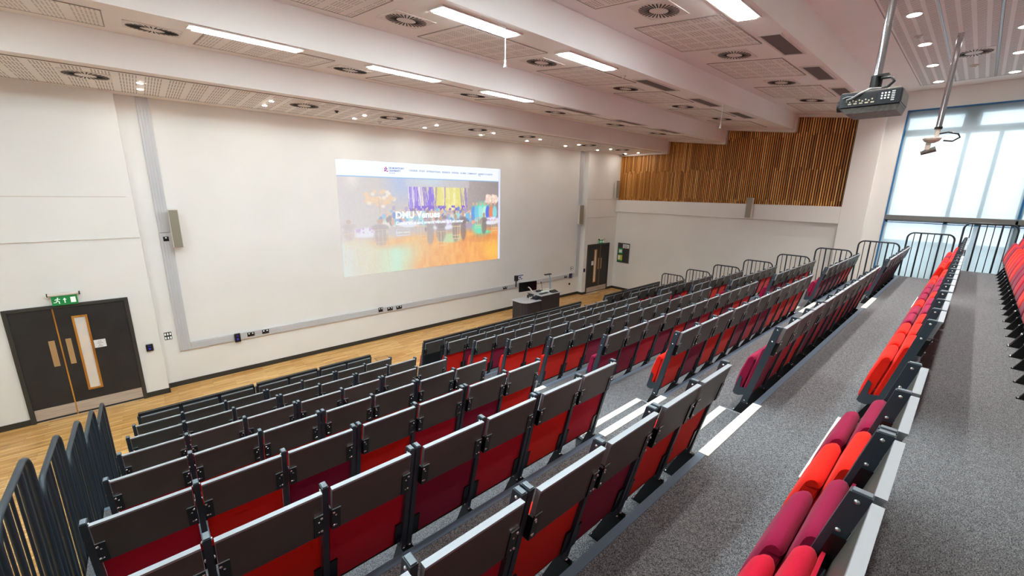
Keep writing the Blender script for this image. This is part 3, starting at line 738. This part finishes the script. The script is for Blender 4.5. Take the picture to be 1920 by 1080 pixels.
c2_ = MB(); c2_.tube([(-.08, -.05, .035), (-.2, .02, .02), (-.275, .09, -.03), (-.285, .15, -.075), (-.262, .20, -.085)], .014, 8); c2_.tube([(-.28, .13, -.06), (-.27, .20, -.05), (-.258, .24, -.065)], .008, 6); c2_.build('signal_cables', mat('cable_grey', '#6e7074', .5), pj)

# camera pole near the window
cpz = empty('ceiling_camera', (11.03, -10.27, 5.55), 'small camera under a steel pole in front of the window', 'camera')
MB().tube([(0, 0, .02), (0, 0, 7.12-5.55)], .042, 18).build('ceiling_pole', M['chrome'], cpz)
MB().tube([(0, 0, -.01), (0, 0, .03)], .055, 16).build('collar', M['black'], cpz)
MB().tube([(0, 0, -.14), (0, 0, -.01)], [.03, .038], 14).build('socket', M['spkbody'], cpz)
MB().tube([(0, .05, -.155), (0, .05, -.17), (0, .05, -.215), (0, .05, -.245)], [.12, .13, .10, .04], 18).build('bracket_plate', M['brushed'], cpz)
MB().box(-.035, .035, .05, .12, -.36, -.24).build('tilt_arm', M['brushed'], cpz)
MB().tube([(0, -.03, -.35), (0, .16, -.42)], [.05, .035], 14).build('camera_body', M['projgrey'], cpz)
MB().tube([(0, -.02, -.09), (0, -.14, -.07), (0, -.27, -.11), (0, -.30, -.17), (0, -.22, -.23), (0, -.1, -.21)], .014, 8).build('looped_cable', M['black'], cpz)

# ------------------------------------------------------------------ windows and blinds
wn = struct(MB().build('window_1', M['winframe']))
def wbar(y0, y1, z0, z1, m='winframe', x0=16.12, x1=16.2, name='window_bar'): MB().box(x0, x1, min(y0, y1), max(y0, y1), z0, z1).build(name, M[m], wn)
wbar(W1, W0, 2.0, 2.12); wbar(W1, W0, 6.45, 6.64); wbar(W1, W0, 5.97, 6.14); wbar(W1, W0, 3.66, 3.80)
wbar(-10.66, -10.35, 6.14, 6.45); wbar(-10.53, -10.45, 2.12, 5.97); wbar(-11.78, -11.66, 2.12, 6.45); wbar(-9.32, -9.25, 2.12, 6.45); wbar(W1, W1+.08, 2.12, 6.45)
wbar(-11.1, -11.02, 2.12, 5.97, 'winframe')
MB().box(16.15, 16.16, W1, W0, 2.1, 6.5).build('window_glass', mat('clear_glass', '#ffffff', .02), wn)
gm = bpy.data.materials['clear_glass']; b = gm.node_tree.nodes['Principled BSDF']; b.inputs['Transmission Weight'].default_value = 1; b.inputs['IOR'].default_value = 1.02
# blue fringe of leaking light, painted as strips round the window opening
be = MB(); be.box(15.985, 16.05, W0-.028, W0, 2.05, 6.64); be.box(15.985, 16.05, W1, W0, 6.612, 6.64); be.box(15.985, 16.03, -11.735, -11.70, 3.86, 6.61)
struct(be.build('trim_13', M['winblue']))

def blind_mat(name, col, tr):
    m = bpy.data.materials.new(name); m.use_nodes = True; N, L = m.node_tree.nodes, m.node_tree.links
    N.clear(); out = N.new('ShaderNodeOutputMaterial'); d = N.new('ShaderNodeBsdfDiffuse'); t = N.new('ShaderNodeBsdfTranslucent'); p = N.new('ShaderNodeBsdfTransparent')
    d.inputs[0].default_value = lin(col); t.inputs[0].default_value = lin(col)
    a = N.new('ShaderNodeMixShader'); a.inputs[0].default_value = .5; L.new(d.outputs[0], a.inputs[1]); L.new(t.outputs[0], a.inputs[2])
    c = N.new('ShaderNodeMixShader'); c.inputs[0].default_value = tr; L.new(a.outputs[0], c.inputs[1]); L.new(p.outputs[0], c.inputs[2]); L.new(c.outputs[0], out.inputs[0]); return m
M['blind'] = blind_mat('blind_fabric', '#c4d0d6', .34)
for i, (ya, yb_) in enumerate(((-11.69, -9.29), (W1+.02, -11.76))):
    wh = ['nearer the column', 'nearest the camera side'][i]
    t = empty('roller_blind', (16.03, (ya+yb_)/2, 3.80), 'tall white roller blind on the upper window, %s' % wh, 'roller blind')
    MB().box(.0, .002, ya-(ya+yb_)/2, yb_-(ya+yb_)/2, .03, 2.80).build('blind_fabric', M['blind'], t)
    MB().box(-.06, .012, ya-(ya+yb_)/2-.0, yb_-(ya+yb_)/2+.03, -.09, .045).build('bottom_bar', M['blindbar'], t, bevel=.01)
    t = empty('roller_blind', (16.03, (ya+yb_)/2, 2.1), 'white roller blind on the lower window, %s' % wh, 'roller blind')
    MB().box(.0, .002, ya-(ya+yb_)/2, yb_-(ya+yb_)/2, .03, 1.535).build('blind_fabric', M['blind'], t)
    MB().box(-.01, .012, ya-(ya+yb_)/2, yb_-(ya+yb_)/2, 1.535, 1.56).build('top_rail', M['winblue'], t)
# what shows faintly through the lower blinds: a parapet and planting outside
pw = empty('parapet_wall', (19.5, -11, 0), 'pale outdoor parapet faintly visible through the lower blind', 'wall')
MB().box(-.15, .15, -8, 8, 0, 2.75).build('wall_block', mat('outdoor_render', '#b9c4bf', .8), pw)
MB().box(-.2, .2, -8, 8, 2.75, 2.9).build('coping', mat('outdoor_coping', '#66757a', .7), pw)

# ------------------------------------------------------------------ seating tiers
D, RISE = .92, .2958
def te(n): return -1.657-D*n                     # front edge of tier n
def tz(n): return RISE*(n-1)
PX0, PX1 = -.775, 14.325
AIS = ((2.945, 4.105), (9.455, 10.605))
for n in range(2, 12):
    y0 = te(n); y1 = te(n+1) if n < 11 else YB+.05; z = tz(n)
    t = empty('seating_tier', (6.775, y0, z), 'grey carpeted seating tier with slate edge, %s level up from the wood floor' % ordn(n-2), 'seating tier', 'stepped seating tiers')
    w = (PX1-PX0)/2
    MB().box(-w, w, y1-y0+.003, -.006, -.05, 0).build('carpet_deck', M['carpet'], t)
    fa = MB(); fa.box(-w, w, -.03, -.006, -.294, -.05); fa.box(-w, -w+.02, y1-y0+.003, -.03, -.294, -.05); fa.box(w-.02, w, y1-y0+.003, -.03, -.294, -.05); fa.build('fascia_panel', M['black'], t)
    e = MB(); segs = [PX0]+[q for a in AIS for q in a]+[PX1]
    for a, b_ in zip(segs[::2], segs[1::2]): e.box(a-6.775, b_-6.775, -.052, .002, -.055, .004)
    e.build('edge_angle', M['edge'], t)
    for a, b_ in AIS:
        MB().box(a-6.775, b_-6.775, -.072, .004, -.055, .007).build('cream_nosing', M['cream'], t)
for n in range(1, 11):
    for k, (a, b_) in enumerate(AIS):
        if n == 10: continue
        yb2 = te(n+1); z = tz(n)+RISE/2
        t = empty('aisle_step', ((a+b_)/2, yb2, tz(n)), 'carpeted half step with cream edge in the %s aisle, beside the %s row' % (['left', 'right'][k], ordn(n-1)), 'step', 'half steps in the aisles')
        w = (b_-a)/2-.02
        MB().box(-w, w, .006, .285, 0, RISE/2).build('step_block', M['carpet'], t)
        MB().box(-w, w, .222, .29, RISE/2-.05, RISE/2+.006).build('cream_nosing', M['cream'], t)
        s_ = MB(); s_.box(w, w+.014, .006, .29, RISE/2-.02, RISE/2+.006); s_.box(-w-.014, -w, .006, .29, RISE/2-.02, RISE/2+.006); s_.build('side_angle', M['silver'], t)

# ------------------------------------------------------------------ guard rails
def make_rail(): 
    t = empty('guard_rail', (0, 0, 0), 'x', 'guard rail')
    y0, y1, zt, zbm = -.84, -.02, 1.11, -.24; r = .13
    pts = [(0, y1, zbm), (0, y1, zt-r)]
    pts += [(0, y1-r+r*math.cos(a), zt-r+r*math.sin(a)) for a in np.linspace(0, PI/2, 7)[1:]]
    pts += [(0, y0+r-r*math.sin(a), zt-r+r*math.cos(a)) for a in np.linspace(0, PI/2, 7)]
    pts += [(0, y0, zt-r), (0, y0, zbm)]
    MB().tube(pts, .019, 8).build('outer_hoop', M['rail'], t)
    for i in range(1, 7):
        y = y1+(y0-y1)*i/7; thick = i in (2, 5)
        MB().tube([(0, y, zbm), (0, y, zt-.01)], .017 if thick else .009, 8).build('upright_bar', M['rail'], t)
    MB().box(-.012, .012, y0, y1, -.20, -.15).build('bottom_rail', M['rail'], t)
    return t
r0 = make_rail(); fr_ = True
for side, x, ns in (('left', -.80, range(2, 10)), ('right', 14.35, range(2, 12))):
    for n in ns:
        o = r0 if fr_ else copy_tree(r0); fr_ = False
        o.location = (x, te(n), tz(n))
        o['label'] = 'dark barred guard rail on the %s side of the seating, %s from the front' % (side, ordn(n-2)); o['group'] = 'guard rails on the %s side' % side

# ------------------------------------------------------------------ seats
def yf(z): return .144-.23*(z-.149)
def slant(mb, pts): return [(x, yf(z)+d, z) for x, d, z in pts]
def cushion_mb(w, z0, z1, d0, d1, rtop, bulge, nx=8, nz=9):
    """rounded upholstered pad lying against the slanted back; d = distance in front of the post line"""
    th = d1-d0
    prof = []                                    # closed profile (d,z)
    ks = 7
    prof.append((d0, z0+.01)); prof.append((d0, z1-.03))
    for a in np.linspace(PI, 0, ks): prof.append((d0+th/2+th/2*math.cos(a), z1-rtop+rtop*math.sin(a)))
    prof.append((d1+bulge, z0+(z1-z0)*.55)); prof.append((d1+bulge*.8, z0+(z1-z0)*.25)); prof.append((d1, z0+.02)); prof.append((d1-.015, z0))
    m = MB(); n = len(prof); rings = []
    xs_ = [-1, -.97, -.88, -.6, -.2, .2, .6, .88, .97, 1]
    for x in xs_:
        k_ = 1-.30*max(0, (abs(x)-.84)/.16)**2.2
        cd, czz = d0+th*.35, (z0+z1)/2
        rings.append([(x*w/2, yf(cd*0+czz+(z-czz)*(1-(1-k_)*.12))+(cd+(d-cd)*k_), czz+(z-czz)*(1-(1-k_)*.12)) for d, z in prof])
    v_ = [p for r_ in rings for p in r_]
    f_ = [(i*n+j, i*n+(j+1) % n, (i+1)*n+(j+1) % n, (i+1)*n+j) for i in range(len(xs_)-1) for j in range(n)]
    m.add(v_, [tuple(reversed(q)) for q in f_], 0, True); m.add(rings[0], [tuple(range(n))]); m.add(rings[-1], [tuple(range(n-1, -1, -1))])
    return m
TW = .427
PW = .030
seat_parts = {}
seat_parts['seat_cushion'] = {k: cushion_mb(.415, .345, .745, .042, .115, .045, .012).mesh('seat_cushion', M['fab'+k]) for k in 'OPC'}
def slab(mb, x0, x1, z0, z1, d0, d1, m=0):
    q = [(x, yf(z)+d, z) for z in (z0, z1) for d in (d0, d1) for x in (x0, x1)]
    mb.add(q, [(0, 2, 3, 1), (4, 5, 7, 6), (0, 1, 5, 4), (2, 6, 7, 3), (0, 4, 6, 2), (1, 3, 7, 5)], m); return mb
def back_mb(m):
    mb = cushion_mb(.42, .335, .86, -.028, .036, .032, .004); slab(mb, -.214, .214, .335, .855, -.036, -.026); return mb.mesh('backrest', m)
seat_parts['backrest'] = {k: back_mb(M['fab'+k]) for k in 'OPC'}
tb = MB(); q = [(x, yf(z)+d, z) for z in (.795, 1.072) for d in (-.078, -.058) for x in (-TW/2, TW/2)]
tb.add(q, [(0, 2, 3, 1), (4, 5, 7, 6), (0, 1, 5, 4), (2, 6, 7, 3), (0, 4, 6, 2), (1, 3, 7, 5)])
seat_parts['tablet'] = tb.mesh('writing_tablet', M['tablet'])
et = MB(); q = [(x, yf(z)+d, z) for z in (1.072, 1.084) for d in (-.083, -.054) for x in (-TW/2-.001, TW/2+.001)]
et.add(q, [(0, 2, 3, 1), (4, 5, 7, 6), (0, 1, 5, 4), (2, 6, 7, 3), (0, 4, 6, 2), (1, 3, 7, 5)])
for s in (-1, 1):
    q = [(x, yf(z)+d, z) for z in (.795, 1.072) for d in (-.080, -.056) for x in sorted((s*TW/2, s*(TW/2+.001)))]
    et.add(q, [(0, 2, 3, 1), (4, 5, 7, 6), (0, 1, 5, 4), (2, 6, 7, 3), (0, 4, 6, 2), (1, 3, 7, 5)])
seat_parts['edge'] = et.mesh('edge_trim', M['silver'])
def slab(mb, x0, x1, z0, z1, d0, d1, m=0):
    q = [(x, yf(z)+d, z) for z in (z0, z1) for d in (d0, d1) for x in (x0, x1)]
    mb.add(q, [(0, 2, 3, 1), (4, 5, 7, 6), (0, 1, 5, 4), (2, 6, 7, 3), (0, 4, 6, 2), (1, 3, 7, 5)], m); return mb
def hinge(s):
    m = MB(); a, b_ = sorted((s*(TW/2+.0015), s*(TW/2-.040)))
    slab(m, a, b_, .80, .945, -.084, -.078); slab(m, a, b_, .945, .952, -.086, -.060, 1)
    a2, b2 = sorted((s*(TW/2+.0015), s*(TW/2-.003))); slab(m, a2, b2, .80, .93, -.078, -.02)
    for z in (.83, .90): m.dome((s*(TW/2-.018), yf(z)-.084, z), (0, -1, -.2), .005, 1, 6)
    for z in (.835, .925): m.dome((s*(TW/2-.006), yf(z)-.088, z), (0, -1, 0), .007, 1, 6)
    return m.mesh('tablet_hinge', [M['black'], M['bolt']])
seat_parts['hinge'] = {s: hinge(s) for s in (-1, 1)}
def piv(s):
    m = MB(); a, b_ = sorted((s*(TW/2+.0015), s*(TW/2-.038))); slab(m, a, b_, .335, .50, -.046, -.037); slab(m, a, b_, .50, .507, -.049, -.037)
    m.dome((s*(TW/2-.015), yf(.36)-.042, .36), (0, -1, 0), .006, 1, 6)
    return m.mesh('pivot_plate', [M['black'], M['bolt']])
seat_parts['pivot'] = {s: piv(s) for s in (-1, 1)}
rl = MB(); slab(rl, -.215, .215, .312, .335, -.03, .0); seat_parts['rail'] = rl.mesh('under_seat_rail', M['black'])
def post_mb(cap=True):
    m = MB(); h = PW/2
    slab(m, -h, h, .06, 1.088, -.055, 0)
    slab(m, -h+.004, h-.004, 1.088, 1.094, -.050, -.005, 1)
    for s in (-1, 1):
        for z in (1.062, .945, .297): m.dome((s*h, yf(z)-.028, z), (s, 0, 0), .0085, 2, 8)
    return m
seat_parts['post'] = post_mb().mesh('side_post', [M['slate'], M['cap'], M['bolt']])
seat_parts['post_dark'] = post_mb().mesh('side_post', [M['slate'], M['capwood'], M['bolt']])
ar = MB(); prof_a = [(.165, .523), (.192, .400), (.208, .335), (.190, .315), (.150, .312), (.09, .345), (.085, .415), (.142, .400), (.150, .415), (.140, .50)]
ar.prism(prof_a, 0, -.006, .006); seat_parts['arm'] = ar.mesh('seat_bracket', M['slate'])
ft = MB(); ft.prism([(.235, 0), (.03, 0), (.03, .27), (.115, .27)], 0, -.016, .016, 0)
ft.box(-.0195, .0195, .03, .245, 0, .008)
ft.dome((0, .232, .008), (0, 0, 1), .009, 1, 8)
ft.dome((0, .165, .165), (0, 1, .6), .012, 1, 8); ft.dome((0, .09, .27), (0, 0, 1), .012, 1, 8); ft.dome((0, .06, .27), (0, 0, 1), .010, 1, 8)
seat_parts['foot'] = ft.mesh('foot_bracket', [M['black'], M['bolt']])
bb = MB(); slab(bb, -.2365, .2365, .42, 1.122, -.052, .0); slab(bb, -.2365, .2365, 1.122, 1.134, -.060, .006)
seat_parts['board'] = bb.mesh('black_back_shell', M['board'])

FULL = {'O': 'orange-red', 'P': 'red', 'C': 'raspberry'}
def ob(name, me, parent, loc=(0, 0, 0)):
    o = bpy.data.objects.new(name, me); COL.objects.link(o); o.parent = parent; o.location = loc; return o
protos = {}
def seat_proto(col, posts, black):
    """posts: tuple of local x of the posts this seat owns"""
    key = (col, posts, black)
    t = empty('folding_seat', (0, 0, 0), 'x', 'theatre seat')
    ob('seat_cushion', seat_parts['seat_cushion'][col], t)
    ob('backrest', seat_parts['backrest'][col], t)
    if black: ob('back_shell', seat_parts['board'], t, (0, -.002, 0))
    tb_ = ob('writing_tablet', seat_parts['tablet'], t); ob('edge_trim', seat_parts['edge'], tb_)
    for s in (-1, 1): ob('tablet_hinge', seat_parts['hinge'][s], t)
    for s in (-1, 1): ob('pivot_plate', seat_parts['pivot'][s], t)
    ob('under_seat_rail', seat_parts['rail'], t)
    for s in (-1, 1): ob('seat_bracket', seat_parts['arm'], t, (s*.2095, 0, 0))
    for x in posts:
        p = ob('side_post', seat_parts['post'], t, (x, 0, 0)); ob('foot_bracket', seat_parts['foot'], t, (x, 0, 0))
    return t
def get_seat(col, posts, black):
    key = (col, posts, black)
    if key not in protos:
        protos[key] = seat_proto(col, posts, black); return protos[key]
    return copy_tree(protos[key])
PITCH = .4745; GAP = .0415
def block(x_first_post, modules):
    """returns list of (centre x, owned post offsets) and the last post x"""
    out = []; x = x_first_post
    for m_ in modules:
        for i in range(m_):
            c = x+PITCH/2
            out.append((c, (-PITCH/2,) if i < m_-1 else (-PITCH/2, PITCH/2))); x += PITCH
        x += GAP
    return out
SEATC = {  # fabric colours read from the photograph, left to right
 (9, 'L'): 'COPPCOC', (9, 'M'): 'OOOCCOCCCOO', (9, 'R'): 'OOPOCOO',
 (8, 'L'): 'OCPOCOO', (8, 'M'): 'CPOCPCPOCPO', (8, 'R'): 'CCCPCPC',
 (7, 'L'): 'COPCPOP', (7, 'M'): 'OCOOCPCOOOO', (7, 'R'): 'CCCCPOO',
 (6, 'L'): 'POCOPCO', (6, 'M'): 'CCPCOCPOCOO', (6, 'R'): 'CPCOOPO',
 (5, 'M'): 'OOCPOCCPOCO', (5, 'R'): 'CPOPCOO', (4, 'M'): 'OOPCOCPOOCC', (3, 'M'): 'OCOPCOCPOCO', (2, 'M'): 'OCPOCOCPOOC'}
BL = {'L': (-.472, [3, 2, 2], 'left'), 'M': (4.118, [3, 4, 4], 'middle'), 'R': (10.628, [2, 2, 3], 'right')}
ROWS = ['front row', 'second row', 'third row', 'fourth row', 'fifth row', 'sixth row', 'seventh row', 'eighth row', 'ninth row', 'tenth row', 'eleventh row']
rs = random.Random(11)
for n in range(1, 10):
    for bk_, (xp, mods, nm) in BL.items():
        seats = block(xp, mods)
        if n in (7, 9) and bk_ == 'L' : pass
        cs = SEATC.get((n, bk_)) or ''.join(rs.choice('OPCOC') for _ in seats)
        for i, (x, posts) in enumerate(seats):
            c = cs[i]
            if (n, bk_) == (9, 'L') and x < .6: pass
            o = get_seat(c, posts, n == 1)
            o.location = (x, te(n+1), tz(n))
            o['label'] = '%s tip-up seat with grey tablet, %s, %s block, %s from its left end' % (FULL[c], ROWS[n-1], nm, ordn(i))
            o['group'] = 'tip-up seats in the %s' % ROWS[n-1]
for n, x_from in ((10, 5.6), (11, 9.6)):
    x = x_from; i = 0; lst = []
    pat = [3, 4, 4, 3, 4, 3, 4]; x_end = 14.05
    # lay modules leftwards from the right end
    xs_ = []; xx = x_end; k = 0
    while xx > x_from:
        for j in range(pat[k % 7]):
            posts = [-PITCH/2] if j else [-PITCH/2, PITCH/2]
            xs_.append((xx-PITCH/2, tuple(posts))); xx -= PITCH
        xx -= GAP; k += 1
    cs = 'COCOOOPOCCPCOCPOCOPCOPC'
    for i, (x, posts) in enumerate(xs_):
        c = cs[(i+(0 if n == 10 else 2)) % len(cs)]
        o = get_seat(c, posts, False); o.location = (x, te(n+1) if n == 10 else te(12), tz(n))
        o['label'] = '%s tip-up seat in the %s at the top, %s from the window-side railing' % (FULL[c], ROWS[n-1], ordn(i))
        o['group'] = 'tip-up seats in the %s' % ROWS[n-1]

# ------------------------------------------------------------------ lectern and what stands on it
le = empty('lectern_desk', (9.6, -1.55, 0), 'charcoal lectern desk with rounded end and pale worktop by front wall', 'lectern')
def roundrect(x0, x1, y0, y1, r, corner):
    pts = []
    for cx, cy, a0, key in ((x1-r, y1-r, 0, 'ne'), (x0+r, y1-r, PI/2, 'nw'), (x0+r, y0+r, PI, 'sw'), (x1-r, y0+r, 3*PI/2, 'se')):
        if key in corner: pts += [(cx+r*math.cos(a), cy+r*math.sin(a)) for a in np.linspace(a0, a0+PI/2, 8)]
        else:
            pts.append(({'ne': x1, 'se': x1}.get(key, x0), {'ne': y1, 'nw': y1}.get(key, y0)))
    return pts
o = MB().prism([(a-9.6, b_+1.55) for a, b_ in roundrect(8.78, 9.50, -1.86, -1.26, .26, ('sw',))], 2, 0, .775).build('curved_cabinet', M['lectern'], le)
for p in o.data.polygons: pass
MB().prism([(a-9.6, b_+1.55) for a, b_ in roundrect(8.74, 9.50, -1.90, -1.22, .28, ('sw',))], 2, .775, .80).build('low_worktop', M['top'], le, bevel=.004)
MB().box(9.50-9.6, 10.42-9.6, -1.88+1.55, -1.24+1.55, 0, .925).build('tall_cabinet', M['lectern'], le, bevel=.004)
MB().box(9.47-9.6, 10.46-9.6, -1.92+1.55, -1.22+1.55, .925, .95).build('high_worktop', M['top'], le, bevel=.004)
MB().box(9.34-9.6, 9.50-9.6, -1.80+1.55, -1.35+1.55, .80, .90).build('raised_block', M['lectern'], le, bevel=.01)
mo = empty('computer_monitor', (9.28, -1.45, .80), 'black computer monitor on a white adjustable arm at the lectern', 'monitor', rz=math.radians(-8))
MB().box(-.36, .36, -.02, .02, .26, .58).build('screen_housing', M['screenblk'], mo, bevel=.008)
MB().box(-.34, .34, .02, .023, .28, .56).build('display_glass', mat('display_dark', '#10131a', .1), mo)
am = MB(); am.tube([(.0, -.03, .40), (.02, -.09, .38), (.22, -.12, .10)], .020, 10); am.tube([(.22, -.12, .10), (-.02, -.16, .05)], .020, 10); am.tube([(-.02, -.16, .0), (-.02, -.16, .09)], .028, 10)
am.build('support_arm', M['spkbody'], mo)
dc = empty('document_camera', (10.36, -1.42, .95), 'white document camera on a tall post at the lectern', 'document camera')
MB().tube([(.06, 0, 0), (.03, 0, .3), (.0, 0, .54)], [.030, .022, .022], 12).build('camera_post', mat('pale_blue_plastic', '#8fb0bd', .35), dc)
MB().box(-.24, .06, -.05, .05, .54, .575).build('camera_head', M['lectern'], dc, bevel=.012)
MB().box(-.14, .14, -.12, .12, 0, .012).build('base_plate', M['spkbody'], dc)
mi = empty('gooseneck_microphone', (10.03, -1.40, .95), 'thin gooseneck microphone standing on the lectern', 'microphone')
MB().tube([(0, 0, 0), (0, 0, .015)], .04, 14).build('base', M['black'], mi)
MB().tube([(0, 0, .01), (-.02, 0, .15), (-.06, 0, .27)], .006, 6).build('gooseneck', M['black'], mi)
MB().tube([(-.06, 0, .27), (-.08, 0, .33)], [.012, .016], 8).build('microphone_head', M['black'], mi)
kb = empty('keyboard', (9.78, -1.72, .95), 'dark keyboard lying on the high lectern worktop', 'keyboard', rz=math.radians(5)); MB().box(-.2, .2, -.06, .06, 0, .018).build('key_tray', M['black'], kb, bevel=.004)
pt = empty('touch_panel', (10.22, -1.78, .95), 'black wedge touch panel at the right end of the lectern', 'control panel'); pm = MB(); pm.prism([(-.08, 0), (.08, 0), (.08, .06), (-.08, .015)], 0, -.14, .14); pm.build('panel_body', M['black'], pt)
ls = [('#e9f6fb', 9.98, -1.50, .15, .11, 'pale blue sheet of paper on the lectern beside keyboard', 12), ('#dfe9ea', 10.2, -1.55, .13, .09, 'white sheet of paper lying by the document camera', -8), ('#3b6fd6', 9.92, -1.33, .06, .05, 'small blue card lying on the lectern', 20), ('#cfe04a', 10.06, -1.42, .05, .045, 'small yellow-green note lying on the lectern', 5)]
for i, (c, x, y, w, h, lb, r) in enumerate(ls):
    o = MB().box(-w, w, -h, h, 0, .003).build('paper_sheet', mat('paper_%d' % i, c, .6)); o.location = (x, y, .9505+.0035*i); o.rotation_euler.z = math.radians(r); tag(o, lb, 'paper')
ms = empty('cable_box', (9.83, -1.42, .95), 'small blue-black control box behind the keyboard', 'control box'); MB().box(-.09, .09, -.05, .05, 0, .05).build('box_body', M['black'], ms, bevel=.005)

# floor box in the wood floor
fb = empty('floor_box', (4.12, -1.43, 0), 'square flush floor box lid in the oak floor', 'floor box')
f = MB(); s = .17
for bx in ((-s, s, -s, -s+.012), (-s, s, s-.012, s), (-s, -s+.012, -s, s), (s-.012, s, -s, s)): f.box(bx[0], bx[1], bx[2], bx[3], 0, .003)
f.build('lid_frame', M['skirt'], fb); MB().box(-s+.012, s-.012, -s+.012, s-.012, 0, .0015).build('lid', mat('lid_wood', '#b98a4c', .4), fb)

# ------------------------------------------------------------------ light
w = bpy.data.worlds.new('sky'); SC.world = w; w.use_nodes = True
bg = w.node_tree.nodes['Background']; bg.inputs['Color'].default_value = (.80, .93, 1.0, 1); bg.inputs['Strength'].default_value = 1.75
pl_ = bpy.data.lights.new('window_portal', 'AREA'); pl_.shape = 'RECTANGLE'; pl_.size = 4.4; pl_.size_y = 3.9; pl_.cycles.is_portal = True
po_ = bpy.data.objects.new('window_portal', pl_); COL.objects.link(po_); po_.location = (16.4, -11.2, 4.3); po_.rotation_euler = (0, PI/2, 0)

vs_ = SC.view_settings; vs_.view_transform = 'Standard'; vs_.look = 'None'; vs_.gamma = 1; vs_.use_curve_mapping = False; vs_.exposure = 1.33
SC.cycles.use_denoising = True
SC.cycles.max_bounces = 8; SC.cycles.diffuse_bounces = 5; SC.cycles.transparent_max_bounces = 8
